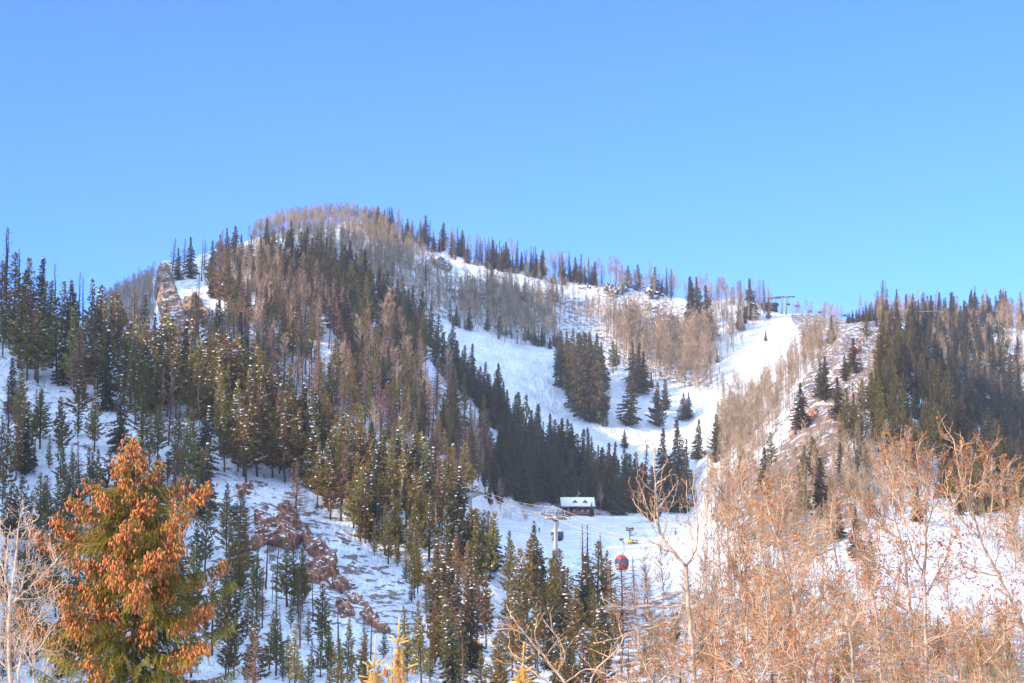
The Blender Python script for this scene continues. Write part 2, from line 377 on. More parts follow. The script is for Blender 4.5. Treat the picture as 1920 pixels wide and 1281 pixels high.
def snowy_rock(name, c1, c2, thr=0.62):
    m = mat(name, c1, 0.95, 0.1, noise=0.8, col2=c2, bump=1.0, bscale=2.0); nt = m.node_tree; n = nt.nodes; l = nt.links; b = n['Principled BSDF']
    src = b.inputs['Base Color'].links[0].from_socket
    g = n.new('ShaderNodeNewGeometry'); sx = n.new('ShaderNodeSeparateXYZ'); l.new(g.outputs['True Normal'], sx.inputs[0])
    t = n.new('ShaderNodeTexNoise'); t.inputs['Scale'].default_value = .9; t.inputs['Detail'].default_value = 5; l.new(g.outputs['Position'], t.inputs['Vector'])
    a = n.new('ShaderNodeMath'); a.operation = 'MULTIPLY_ADD'; l.new(t.outputs['Fac'], a.inputs[0]); a.inputs[1].default_value = .8; l.new(sx.outputs[2], a.inputs[2])
    r = n.new('ShaderNodeMapRange'); r.inputs[1].default_value = thr + .37; r.inputs[2].default_value = thr + .43; l.new(a.outputs[0], r.inputs[0])
    mx = n.new('ShaderNodeMix'); mx.data_type = 'RGBA'; l.new(r.outputs[0], mx.inputs[0]); l.new(src, mx.inputs[6]); mx.inputs[7].default_value = (.86, .85, .85, 1)
    vo = n.new('ShaderNodeTexVoronoi'); vo.feature = 'DISTANCE_TO_EDGE'; vo.inputs['Scale'].default_value = .55; wv = n.new('ShaderNodeVectorMath'); wv.operation = 'MULTIPLY_ADD'
    wv.inputs[1].default_value = (1.6, 1.6, 1.6); l.new(t.outputs['Color'], wv.inputs[0]); l.new(g.outputs['Position'], wv.inputs[2]); l.new(wv.outputs[0], vo.inputs['Vector'])
    cr = n.new('ShaderNodeMapRange'); cr.inputs[1].default_value = 0; cr.inputs[2].default_value = .12; cr.inputs[3].default_value = .5; cr.inputs[4].default_value = 1; l.new(vo.outputs['Distance'], cr.inputs[0])
    dk = n.new('ShaderNodeMix'); dk.data_type = 'RGBA'; dk.blend_type = 'MULTIPLY'; dk.inputs[0].default_value = 1; l.new(mx.outputs[2], dk.inputs[6]); l.new(cr.outputs[0], dk.inputs[7])
    l.new(dk.outputs[2], b.inputs['Base Color']); return m
M['rock'] = snowy_rock('brown_rock', (0.43, 0.195, 0.115), (0.19, 0.085, 0.052), .90)
M['greyrock'] = snowy_rock('grey_rock', (0.19, 0.145, 0.13), (0.10, 0.08, 0.075), .66)
M['cliff'] = snowy_rock('tan_cliff_rock', (0.33, 0.20, 0.13), (0.14, 0.085, 0.06), 1.0)

# ------------------------------------------------------------------ ground
def inpoly(px, py, poly):
    px = np.asarray(px, float); py = np.asarray(py, float); ins = np.zeros(np.broadcast(px, py).shape, bool)
    n = len(poly); j = n - 1
    for i in range(n):
        xi, yi = poly[i]; xj, yj = poly[j]
        c = ((yi > py) != (yj > py)) & (px < (xj - xi) * (py - yi) / (yj - yi + 1e-12) + xi); ins ^= c; j = i
    return ins

nU, nD = TP.shape[:2]
idx = np.arange(nU * nD).reshape(nU, nD)
Fq = np.stack([idx[:-1, :-1], idx[1:, :-1], idx[1:, 1:], idx[:-1, 1:]], -1).reshape(-1, 4)
me = mesh_from('snowy_mountain', TP, Fq, [M['ground']], smooth=True)
bare = np.full(TP.shape[:2], 0.0)
# how much stone, dead grass and litter shows through the snow, place by place
for poly, v in (([(-500, 600), (320, 700), (460, 830), (900, 960), (1150, 1281), (1150, 1400), (-500, 1400)], 0.31),
                ([(440, 900), (560, 930), (780, 1120), (780, 1200), (600, 1180), (430, 1000)], 0.42),
                ([(300, 480), (560, 480), (820, 640), (950, 880), (860, 960), (500, 800), (330, 690)], 0.30),
                ([(480, 400), (720, 430), (860, 560), (860, 610), (700, 560), (480, 470)], 0.48),
                ([(800, 500), (1100, 560), (1340, 570), (1340, 740), (1180, 700), (860, 600)], 0.46),
                ([(1110, 525), (1260, 545), (1260, 610), (1120, 600)], 0.42),
                ([(1480, 590), (1660, 590), (1700, 700), (1560, 860), (1500, 990), (1380, 960), (1430, 800), (1520, 690)], 0.62),
                ([(1360, 860), (1500, 800), (1640, 1000), (1500, 1060), (1330, 980)], 0.62),
                ([(1340, 740), (1420, 730), (1500, 690), (1500, 800), (1400, 880), (1340, 860)], 0.42),
                ([(1690, 600), (1920, 580), (1920, 900), (1740, 880)], 0.30),
                ([(1100, 1135), (1300, 1100), (1500, 1150), (1600, 1120), (1650, 1200), (1780, 1170), (2000, 1200), (2400, 1500), (1100, 1500)], 0.50)):
    bare = np.where(inpoly(TPX, TPY, poly) & (TPD > 115), v, bare)
for _ in range(4):
    bare[1:-1, 1:-1] = (bare[1:-1, 1:-1] * 2 + bare[:-2, 1:-1] + bare[2:, 1:-1] + bare[1:-1, :-2] + bare[1:-1, 2:]) / 6
at = me.attributes.new('bare', 'FLOAT', 'POINT'); at.data.foreach_set('value', bare.astype(np.float32).ravel())
tag(link('snowy_mountain', me), 'snowy mountainside with gullies, spurs and a groomed ski run', kind='structure')

g = MB(); g.add([(-3000, -1500, -13.5), (3000, -1500, -13.5), (3000, 4500, -13.5), (-3000, 4500, -13.5)], [(0, 1, 2, 3)])
go = g.build('snow_ground', M['ground']); tag(go, 'flat snow covered valley floor', kind='structure')

# the higher ridge to the left of the view, between the sun and the shaded slopes
PS = np.array([-SUNV.x, -SUNV.y]); PS /= np.linalg.norm(PS); QS = np.array([-PS[1], PS[0]]); TE = math.tan(SUN_EL)
# how high above the snow the ridge's shadow reaches at a few places: that fixes the height of the ridge
SHADE = [(100, 1200, 10), (400, 1240, 8), (700, 1200, 9), (840, 1150, 8), (300, 1050, 9), (600, 1040, 8), (800, 1040, 6), (100, 660, 12), (250, 690, 9), (350, 735, 4), (450, 765, 1), (550, 825, 0),
         (700, 900, 1), (820, 950, -1), (1000, 1020, 3), (960, 1000, 3), (1100, 1000, 4), (1200, 1000, 4), (1260, 1030, 3), (1180, 1050, 2), (1080, 975, 6), (480, 640, 3), (650, 720, 8), (800, 800, 9), (880, 900, 9), (640, 540, 5), (480, 485, 2), (330, 500, -8), (310, 560, -6),
         (960, 700, 3), (1080, 740, 3), (960, 655, -3), (1000, 640, -4), (900, 600, 4), (1000, 560, 3), (1100, 580, 3), (1200, 620, 3), (640, 470, 1), (560, 430, 1), (800, 480, 4), (1250, 560, 3), (1150, 900, 6), (1300, 700, 4), (1180, 760, 4), (1400, 600, -8), (230, 590, -6)]
def shade_heights(qs):
    pts = []
    for x, y, dh in SHADE:
        g, d = ground(x, y); pts.append((g[0] * QS[0] + g[1] * QS[1], g[2] + (g[0] * PS[0] + g[1] * PS[1]) * TE + dh))
    a = np.array(pts); w = np.exp(-((qs[:, None] - a[None, :, 0]) / 14.0) ** 2) + 1e-9 * np.exp(-np.abs(qs[:, None] - a[None, :, 0]) / 20)
    H = (w * a[None, :, 1]).sum(1) / w.sum(1)
    return H - np.clip(185 - qs, 0, 60) * 1.2
def left_ridge():
    qs = np.arange(125, 1200, 6.0); ss = np.linspace(-1, 1, 61)
    Hs = shade_heights(qs)
    k = np.ones(7) / 7; Hs = np.convolve(np.pad(Hs, 3, 'edge'), k, 'valid')
    V = []
    for q, Hh in zip(qs, Hs):
        pe = (-q * (QS[0] + .3 * QS[1]) - 15) / (PS[0] + .3 * PS[1]); zg = np.interp(q, [60, 250, 500, 800, 1300], [-13.5, -13.5, 20, 60, 60])
        w = max(5.0, (Hh - TE * pe - zg) / (1 - TE)); p0 = pe - w; zp = Hh - p0 * TE
        for s in ss:
            p = p0 + (s * w if s > 0 else s * 1.9 * w)
            z = zg + (zp - zg) * (1 - abs(s)) - (0 if s else 0)
            x, y = PS * p + QS * q
            z += float(fbm(x / 30, y / 30, 3, 4)) * 10 * (1 - abs(s)) * abs(s) * 4 * min(1, w / 80)
            V.append((x, y, z - (1.5 if abs(s) == 1 else 0)))
    n1, n2 = len(qs), len(ss); ix = np.arange(n1 * n2).reshape(n1, n2)
    F = np.stack([ix[:-1, :-1], ix[1:, :-1], ix[1:, 1:], ix[:-1, 1:]], -1).reshape(-1, 4)[:, ::-1]
    tag(link('ridge', mesh_from('ridge', V, F, [M['ground']], smooth=True)), 'higher snowy ridge beyond the left edge of the view', kind='structure')
left_ridge()

# ------------------------------------------------------------------ rock outcrops: crags that push up through the snow
ORD = ['first', 'second', 'third', 'fourth', 'fifth', 'sixth', 'seventh', 'eighth', 'ninth', 'tenth', 'eleventh', 'twelfth', 'thirteenth', 'fourteenth', 'fifteenth', 'sixteenth']
def outcrop(poly, amp, scale, m, label, step=1.6, seed=0, bias=0.42, group=None, name='rock_outcrop'):
    xs = [p[0] for p in poly]; ys = [p[1] for p in poly]
    gx = np.arange(min(xs) - 2, max(xs) + 2, step); gy = np.arange(min(ys) - 2, max(ys) + 2, step)
    P = np.zeros((len(gx), len(gy), 3)); dd = np.zeros((len(gx), len(gy)))
    for i, x in enumerate(gx):
        for j, y in enumerate(gy):
            P[i, j], dd[i, j] = ground(x, y)
    X, Y = np.meshgrid(gx, gy, indexing='ij')
    ins = inpoly(X, Y, poly).astype(float)
    for _ in range(3):
        p = np.pad(ins, 1); ins = (p[1:-1, 1:-1] * 2 + p[:-2, 1:-1] + p[2:, 1:-1] + p[1:-1, :-2] + p[1:-1, 2:]) / 6
    a, b = P[..., 0] / scale, (P[..., 1] * 0.5 + P[..., 2]) / scale * (.35 if name == 'cliff' else 1)
    n = 1 - 2 * np.abs(fbm(a, b, 5, seed + 11)) * 2
    n2 = fbm(a * 3.1, b * 3.1, 3, seed + 31)
    base = fbm(a * 0.5, b * 0.5, 2, seed + 3)
    n3 = fbm(a * 6.3, b * 6.3, 3, seed + 51)
    rise = (n * 0.55 + base * 1.2 + n2 * 1.5 + n3 * 1.0 - bias + 0.2) * amp
    rise = rise * np.clip(ins * 1.5 - 0.15, 0, 1) - 0.35 * amp * (1 - ins) - 0.05
    rise = np.round(rise / (amp * 0.16)) * amp * 0.16 * 0.6 + rise * 0.4
    nrm = np.array([0, -0.8, 0.55]) if name != 'cliff' else np.array([0, -1, .05])
    P = P + rise[..., None] * (.72 if name != 'cliff' else 1) * nrm + np.stack([n2, n2 * 0, base], -1) * amp * 0.12
    ix = np.arange(P.shape[0] * P.shape[1]).reshape(P.shape[:2])
    keep = (rise > -0.30 * amp)
    F = []
    dj = np.abs(np.diff(dd, axis=1)); di = np.abs(np.diff(dd, axis=0))
    for i in range(len(gx) - 1):
        for j in range(len(gy) - 1):
            if (keep[i, j] or keep[i + 1, j + 1]) and dj[i, j] < 14 and di[i, j] < 14 and di[i, j + 1] < 14 and dj[i + 1, j] < 14:
                F.append((ix[i, j], ix[i, j + 1], ix[i + 1, j + 1], ix[i + 1, j]))
    if not F: return
    par = {}
    def find(x):
        while par.setdefault(x, x) != x: par[x] = par[par[x]]; x = par[x]
        return x
    for f in F:
        for k in f[1:]: par[find(k)] = find(f[0])
    comp = {}
    for f in F: comp.setdefault(find(f[0]), []).append(f)
    cs = sorted(comp.values(), key=len, reverse=True); cs = [q for q in cs[:6] if len(q) > max(12, len(cs[0]) * .1)]
    PF = P.reshape(-1, 3); cs.sort(key=lambda q: PF[q[0][0]][0])
    for kk, F in enumerate(cs):
        used = sorted({k for f in F for k in f}); mp = {k: q for q, k in enumerate(used)}
        V = PF[used]; c = V.mean(0)
        o = link(name, mesh_from(name, V - c, [tuple(mp[k] for k in f) for f in F], [m])); o.location = c
        lb = label if len(cs) == 1 else ORD[kk] + ' piece from the left of the ' + label
        tag(o, ' '.join(lb.split()[:16]), 'rock outcrop', group)

outcrop([(474, 952), (500, 948), (520, 965), (522, 985), (505, 1000), (478, 1000)], 3.2, 5, M['rock'], 'brown crag at the upper left end of the long rock band on the left slope', seed=1, bias=0.2)
outcrop([(520, 950), (545, 950), (560, 975), (572, 1010), (545, 1035), (505, 1020), (475, 1035), (470, 1010), (515, 1005)], 3.4, 5, M['rock'], 'wide brown crag just right of the first crag of the rock band', seed=2, bias=0.22)
outcrop([(572, 995), (600, 1005), (612, 1030), (632, 1050), (628, 1065), (640, 1085), (655, 1100), (640, 1115), (610, 1090), (585, 1050), (568, 1025)], 3.6, 6, M['rock'], 'long slanting brown rock face in the middle of the rock band', seed=3, bias=0.18)
outcrop([(575, 1060), (600, 1065), (612, 1085), (598, 1095), (560, 1090)], 2.6, 5, M['rock'], 'low brown rock hump below the slanting rock face', seed=4, bias=0.25)
outcrop([(640, 1085), (662, 1090), (690, 1130), (705, 1160), (735, 1185), (720, 1190), (690, 1170), (655, 1130)], 3.0, 6, M['rock'], 'lower right tail of the brown rock band above the golden spruce tips', seed=5, bias=0.2)
outcrop([(628, 1130), (655, 1132), (668, 1155), (640, 1160)], 2.2, 4, M['rock'], 'small brown boulder face left of the rock band tail', seed=6, bias=0.15)
outcrop([(294, 487), (312, 490), (324, 520), (334, 550), (350, 592), (352, 628), (330, 630), (306, 605), (292, 560), (291, 520)], 4.5, 8, M['cliff'], 'tall tan cliff face under the conifer topped knob at the upper left', step=1.3, seed=7, bias=-0.25, name='cliff')
outcrop([(345, 560), (372, 560), (395, 590), (385, 612), (352, 612), (340, 585)], 3.5, 6, M['cliff'], 'tan ledges with snow between them right of the tall cliff', seed=8, bias=0.35)
outcrop([(1135, 530), (1175, 528), (1180, 545), (1150, 560), (1130, 552)], 5, 7, M['greyrock'], 'dark crag on the ridge line right of the middle of the photo', seed=9, bias=0.3)
outcrop([(1205, 540), (1240, 545), (1245, 560), (1215, 562)], 4.5, 7, M['greyrock'], 'dark crag below the pair of round conifers on the ridge', seed=10, bias=0.3)
outcrop([(1080, 528), (1120, 530), (1120, 545), (1085, 542)], 4, 7, M['greyrock'], 'small dark crag on the ridge line left of the bigger crag', seed=12, bias=0.35)
outcrop([(1160, 560), (1250, 565), (1270, 620), (1240, 635), (1180, 600)], 4.5, 8, M['greyrock'], 'scattered dark boulders in the snow under the ridge crags', seed=13, bias=0.62)
outcrop([(808, 480), (830, 485), (850, 500), (840, 510), (812, 500)], 4.2, 7, M['greyrock'], 'dark rocks poking from the bare snow shoulder below the ridge trees', seed=14, bias=0.45)
outcrop([(838, 540), (905, 545), (960, 556), (958, 566), (900, 568), (850, 562)], 4.2, 8, M['greyrock'], 'thin dark rock band across the aspen slope', seed=15, bias=0.4)
outcrop([(1600, 640), (1632, 622), (1640, 640), (1600, 668), (1575, 690)], 3.0, 6, M['rock'], 'reddish rocks on the snowy crest of the right spur', seed=16, bias=0.5)
outcrop([(1595, 710), (1640, 690), (1650, 705), (1610, 735), (1590, 745)], 2.6, 5, M['greyrock'], 'dark ledges in the snow window of the right spur', seed=17, bias=0.5)
outcrop([(1490, 770), (1530, 762), (1535, 782), (1500, 800), (1480, 830)], 3.0, 5, M['rock'], 'reddish ledge under a lip of snow on the right spur', seed=18, bias=0.35)
outcrop([(345, 905), (380, 895), (372, 925), (350, 925)], 2.0, 4, M['rock'], 'small brown rock beside the cone laden spruce top', seed=19, bias=0.3)
outcrop([(440, 910), (474, 905), (476, 930), (448, 930)], 2.2, 4, M['rock'], 'small brown rock on the snow left of the rock band', seed=20, bias=0.3)
outcrop([(300, 980), (330, 975), (345, 1010), (320, 1030), (300, 1015)], 2.2, 4, M['rock'], 'low brown rocks behind the cone laden spruce', seed=21, bias=0.35)
outcrop([(780, 1068), (800, 1070), (818, 1092), (805, 1100), (785, 1090)], 2.0, 4, M['greyrock'], 'snow capped grey boulder between the pines of the left slope', seed=22, bias=0.1)

# ------------------------------------------------------------------ tree prototypes (unit height; shared meshes)
def blades(org, dirs, ln, wd, droop=0.0):
    """thin triangles: org (n,3), dirs (n,3), ln (n), wd (n)"""
    n = len(org); dirs = dirs / (np.linalg.norm(dirs, axis=1)[:, None] + 1e-9)
    r = rng.normal(size=(n, 3)); s = np.cross(dirs, r); s /= np.linalg.norm(s, axis=1)[:, None] + 1e-9
    tip = org + dirs * ln[:, None]; tip[:, 2] -= droop * ln
    a = org + s * wd[:, None] * 0.5; b = org - s * wd[:, None] * 0.5
    V = np.stack([a, b, tip], 1).reshape(-1, 3); return V, np.arange(n * 3).reshape(n, 3)

def conifer(kind, seed):
    global rng
    rng = np.random.default_rng(seed); random.seed(seed)
    prm = {'pine': dict(bare=.17, R=.205, nb=90, up=.16, tl=.032, tw=.022, k=7, rnd=.45, top=.75),
           'young': dict(bare=.08, R=.165, nb=60, up=.10, tl=.038, tw=.020, k=6, rnd=.3, top=.75),
           'spruce': dict(bare=.02, R=.235, nb=124, up=-.12, tl=.032, tw=.022, k=7, rnd=.25, top=1.05),
           'fat': dict(bare=.02, R=.27, nb=124, up=.05, tl=.034, tw=.024, k=7, rnd=.34, top=.92),
           'spire': dict(bare=.02, R=.095, nb=90, up=-.2, tl=.026, tw=.017, k=5, rnd=.2, top=.85),
           'dead': dict(bare=.14, R=.155, nb=76, up=.0, tl=.036, tw=.0065, k=6, rnd=.3, top=.8),
           'snag': dict(bare=.30, R=.075, nb=40, up=.25, tl=.03, tw=.005, k=2, rnd=.5, top=.6)}[kind]
    O = []; Dv = []; Ln = []; Wd = []; tb = MB(); sn = MB()
    nb = prm['nb']; lean = rng.normal(size=2) * 0.012
    gaps = [(rng.uniform(.2, .9), rng.uniform(0, 6.28)) for _ in range(4)]
    lop = rng.uniform(0, 6.28); clump = rng.uniform(0.5, 1.0, 8)
    for i in range(nb):
        t = (i + rng.uniform(0, 1)) / nb; z = prm['bare'] + (1 - prm['bare']) * (1 - (1 - t) ** 1.0) * 0.985
        u = (z - prm['bare']) / (1 - prm['bare'])
        prof = (1 - u) ** prm['top'] * min(1, 0.45 + u * 4)
        az = i * 2.399 + rng.uniform(-.5, .5)
        gap = 0.75 + 0.25 * clump[int(u * 7.99)]
        R = prm['R'] * prof * gap * rng.uniform(1 - prm['rnd'] * 1.2, 1 + prm['rnd'] * .6) * (1 + 0.15 * math.cos(az - lop)) + 0.003
        if any(abs(u - g0) < .07 and math.cos(az - g1) > .2 for g0, g1 in gaps): R *= .45
        nst = max(2, int(R / 0.020)); el = prm['up'] + rng.uniform(-.15, .15) + (0.5 if u > .85 else 0)
        ca, sa = math.cos(az), math.sin(az)
        P0 = np.array([lean[0] * z, lean[1] * z, z])
        pts = []
        for s in range(nst + 1):
            f = s / nst; rr = R * f
            zz = rr * el - (0.35 if kind in ('spruce', 'spire') else 0.1) * R * f * f + (0.25 * R * f ** 3)
            pts.append(P0 + np.array([ca * rr, sa * rr, zz]))
        if kind in ('dead', 'snag') or i % 2 == 0: tb.tube([pts[0], pts[len(pts) // 2], pts[-1]], [0.0032, .0022, .001], 3, cap=False)
        for s in range(1, nst + 1):
            if kind == 'pine' and s < nst * 0.35: continue
            if kind == 'snag' and s % 2: continue
            for q in range(prm['k']):
                sd = rng.normal(size=3) * np.array([.75, .75, .5]) + np.array([ca, sa, 0.15 if kind != 'spruce' else -0.1]) * .8
                O.append(pts[s] + rng.normal(size=3) * 0.006); Dv.append(sd)
                Ln.append(prm['tl'] * rng.uniform(.6, 1.3) * (0.32 + 0.82 * min(1, (1 - u) * 1.6))); Wd.append(prm['tw'] * rng.uniform(.6, 1.3))
        if kind in ('pine', 'young', 'spruce') and rng.random() < 0.22:
            p = pts[max(1, int(nst * rng.uniform(.5, 1)))] + np.array([0, 0, .008]); r = rng.uniform(.007, .020)
            sn.blob(p, (r * rng.uniform(1, 1.7), r * rng.uniform(1, 1.7), r * .6), 0, .3, 5, 3)
    # leader
    for q in range(16):
        O.append(np.array([lean[0], lean[1], rng.uniform(.93, .985)])); Dv.append(np.array([*rng.normal(size=2) * .28, 1.0])); Ln.append(0.022 * rng.uniform(.5, 1)); Wd.append(prm['tw'] * .4)
    V, F = blades(np.array(O), np.array(Dv), np.array(Ln), np.array(Wd))
    # the trunk tapers, slightly crooked, and runs a little into the ground
    zs = np.linspace(-.04, .97, 9); w = rng.normal(size=(9, 2)) * .0025
    tr = MB(); tr.tube(np.stack([lean[0] * zs + w[:, 0], lean[1] * zs + w[:, 1], zs], 1), 0.0135 * (1 - zs) ** .8 + .0015, 6)
    cm = M[{'pine': 'pine', 'young': 'pine', 'dead': 'dead', 'snag': 'bark'}.get(kind, 'spruce')]
    cV = [V]; cF = [tuple(f) for f in F]; n = len(V)
    bv = np.concatenate(tb.V); cF += [tuple(i + n for i in f) for f in tb.F]; mi = [0] * len(F) + [1] * len(tb.F)
    crown = mesh_from(kind + '_crown', np.concatenate([V, bv]), cF, [cm, M['bark']], mi)
    trunk = tr.mesh(kind + '_trunk', [M['bark']], True)
    snow = sn.mesh(kind + '_snow', [M['snow']], True) if sn.n else None
    return dict(crown=crown, trunk=trunk, snow=snow)

def bare_tree(kind, seed, m):
    """aspen / willow: pale stem(s) and an upswept fan of fine twigs, unit height"""
    global rng
    rng = np.random.default_rng(seed)
    st = MB(); tw = MB(); O = []; Dv = []; Ln = []; Wd = []
    nstem = {'aspen': 1, 'slim': 1, 'bush': 7, 'thicket': 16}[kind]
    for k in range(nstem):
        base = np.array([0, 0, -.03]) if nstem == 1 else np.array([*rng.normal(size=2) * (.05 if kind == 'bush' else .16), -.03])
        top = base * (1.0 if nstem == 1 else rng.uniform(1.5, 4)) * np.array([1, 1, 0]) + np.array([*rng.normal(size=2) * .03, rng.uniform(.75, 1) if nstem > 1 else 1])
        zs = np.linspace(0, 1, 7)[:, None]; pts = base + (top - base) * zs + rng.normal(size=(7, 3)) * np.array([.008, .008, 0])
        r0 = .009 if nstem == 1 else .0055
        st.tube(pts, r0 * (1 - zs[:, 0] * .85), 4, cap=False)
        nbr = {'aspen': 52, 'slim': 26, 'bush': 9, 'thicket': 9}[kind]
        z0 = {'aspen': .38, 'slim': .5, 'bush': .15, 'thicket': .2}[kind]
        for i in range(nbr):
            f = z0 + (1 - z0) * (i + rng.random()) / nbr; p = pts[0] + (pts[-1] - pts[0]) * f
            az = rng.uniform(0, 6.28); ln = ({'aspen': .25, 'slim': .13}.get(kind, .18)) * (1.15 - f * .8) * rng.uniform(.6, 1.2)
            d = np.array([math.cos(az) * .62, math.sin(az) * .62, .8]); e = p + d * ln
            O.append(p); Dv.append(d); Ln.append(ln * 1.05); Wd.append(.007)
            for q in range(7):
                g = rng.uniform(.3, .95); O.append(p + d * ln * g); Dv.append(d + rng.normal(size=3) * .5 + np.array([0, 0, .3])); Ln.append(ln * rng.uniform(.3, .65)); Wd.append(.0055)
    V, F = blades(np.array(O), np.array(Dv), np.array(Ln), np.array(Wd))
    return dict(crown=mesh_from(kind + '_crown', V, F, [m]), trunk=st.mesh(kind + '_trunk', [m]), snow=None)

PROTO = {}
for k, n in (('pine', 9), ('young', 4), ('spruce', 7), ('fat', 4), ('spire', 4), ('dead', 6), ('snag', 4)):
    PROTO[k] = [conifer(k, 100 + 13 * i + len(k)) for i in range(n)]
PROTO['aspen'] = [bare_tree('aspen', 300 + i, M['aspen']) for i in range(5)]
PROTO['slim'] = [bare_tree('slim', 320 + i, M['aspen']) for i in range(4)]
PROTO['bush'] = [bare_tree('bush', 340 + i, M['brush']) for i in range(4)]
PROTO['thicket'] = [bare_tree('thicket', 360 + i, M['brush']) for i in range(4)]
PROTO['redbush'] = [bare_tree('bush', 380 + i, M['redbrush']) for i in range(3)]
rng = np.random.default_rng(11); random.seed(11)
KIND = {'pine': ('pine_tree', 'pine tree'), 'young': ('pine_tree', 'pine tree'), 'spruce': ('spruce_tree', 'spruce tree'), 'fat': ('spruce_tree', 'spruce tree'),
        'spire': ('fir_tree', 'fir tree'), 'dead': ('dead_conifer', 'dead conifer'), 'snag': ('dead_conifer', 'dead conifer'), 'aspen': ('aspen_tree', 'aspen tree'),
        'slim': ('aspen_tree', 'aspen tree'), 'bush': ('bare_shrub', 'shrub'), 'thicket': ('bare_shrub', 'shrub'), 'redbush': ('bare_shrub', 'shrub')}
TREES = []   # (kind, location, height m, height px, width factor, label, group, snow)
def plant(kind, px, py, hpx, label, group=None, snow=False, wf=1.0, dmin=0):
    loc, d = ground(px, py, dmin)
    if d < 60: return
    if 1008 < px < 1068 and 1040 < py and d < 300: hpx = max(30, min(hpx, py - 1030))
    elif 862 < px < 1062 and py > 960 and d < 345: hpx = max(30, min(hpx, py - 948 - (px - 870) * .22))   # clear of the lift line
    TREES.append([kind, loc, hpx * d / FOC, hpx, wf, label, group, snow, px, py])

KEEP_OPEN = [(462, 940), (560, 930), (640, 1000), (760, 1120), (800, 1215), (720, 1225), (640, 1185), (540, 1115), (450, 1050)]   # the bare rock band
def scatter(poly, n, kinds, h, label, snow=False, mind=6, lab=None, hy=None, wf=(0.72, 1.28)):
    """plant n trees whose feet stand inside a patch; kinds = {kind: weight}; label has {} for the kind's word"""
    xs = [p[0] for p in poly]; ys = [p[1] for p in poly]; pts = []; tries = 0
    ks = list(kinds); ws = [kinds[k] for k in ks]
    while len(pts) < n and tries < n * 40:
        tries += 1
        x = random.uniform(min(xs), max(xs)); y = random.uniform(min(ys), max(ys))
        if not bool(inpoly(x, y, poly)) or bool(inpoly(x, y, KEEP_OPEN)): continue
        if any((x - a) ** 2 + ((y - b) * 1.6) ** 2 < mind ** 2 for a, b in pts): continue
        if float(np.min(column(x)[1][DS > 110])) > y + 1: continue
        pts.append((x, y))
        if mind <= 5: x += random.gauss(0, 6); y += random.gauss(0, 3)
        k = random.choices(ks, ws)[0]
        hh = random.uniform(*h) * {'slim': .9, 'bush': .45, 'thicket': .6, 'redbush': .25, 'young': .6, 'snag': .9, 'spire': 1.05}.get(k, 1)
        lb, gr = label[k]
        plant(k, x, y, hh, lb, gr, snow, random.uniform(*wf))
SHORT = {
    'along the upper edge of the sunlit run': 'edge of sunlit run',
    'in the dense stand on the upper left slope': 'upper left stand',
    'on the snowy left slope behind the cone laden spruce': 'open left slope',
    'with thin pale stems on the crest of the left slope': 'left crest thicket',
    'in the sunlit row along the crest of the left slope': 'sunlit left crest',
    'in the dark forest on the middle of the left slope': 'dark left forest',
    'in the thick forest below the lift tower': 'forest below lift tower',
    'on the open snow around the brown rock band': 'slope below rock band',
    'in the reddish dead stand on the middle spur': 'reddish dead stand',
    'in the dark band along the crest of the middle spur': 'dark middle crest',
    'in the dense dark wood below the bare summit': 'wood below summit',
    'on the knob above the tan cliff': 'knob above tan cliff',
    'on the sunlit side of the middle spur': 'sunlit middle spur',
    'in the wood behind the lodge': 'wood behind lodge',
    'on the snowy bank left of the lodge': 'bank left of lodge',
    'on the rounded bare summit': 'rounded bare summit',
    'on the back hill left of the tan cliff': 'hill behind tan cliff',
    'on the snow slope under the ridge': 'slope under ridge',
    'in the orange band above the sunlit run': 'orange aspen band',
    'in the tall grove below the ridge crags': 'grove below crags',
    'in the row along the high ridge': 'high ridge row',
    'in the big dark clump in the middle of the run': 'dark clump on run',
    'in the grey grove across the gully': 'grey gully grove',
    'on the snow beside the lift run': 'snow beside lift run',
    'on the skyline between lift station and right spur': 'saddle skyline',
    'on the right hand spur': 'right hand spur',
    'among the saddle spruces left of the snowy crest': 'saddle grove',
    'in the dark forest at the right edge': 'dark right forest',
    'in the row along the right skyline': 'right skyline row',
    'on the skyline knob right of the saddle': 'right skyline knob',
    'in the pale band above the dark right forest': 'pale right band',
    'at the foot of the right spur': 'right spur foot',
    'in the tall orange tan brush on the right': 'orange brush',
    'along the far edge of the white meadow': 'far meadow edge',
    'scattered over the white meadow': 'white meadow',
    'on the sunlit flank of the right spur': 'sunlit right flank',
    'at the foot of the grey grove': 'foot of grey grove',
    'by the bank left of the lodge': 'bank by lodge',
}
# ------------------------------------------------------------------ where the trees stand
NOUN = dict(pine='pines', young='young pines', spruce='spruces', fat='broad spruces', spire='firs', dead='dead conifers', snag='dead conifer poles', aspen='bare aspens',
            slim='slim aspens', bush='bare shrubs', thicket='bare shrub clumps', redbush='red shrubs')
def LB(where, **k):
    base = dict(pine='olive pine', young='young pine', spruce='dark spruce', fat='broad spruce', spire='narrow fir', dead='reddish dead conifer',
                snag='bare dead conifer', aspen='bare aspen', slim='slim aspen', bush='tan shrub', thicket='tan thicket', redbush='reddish shrub')
    base.update(k); short = SHORT[where]
    return {a: ((b, short), NOUN[a] + ' ' + where) for a, b in base.items()}
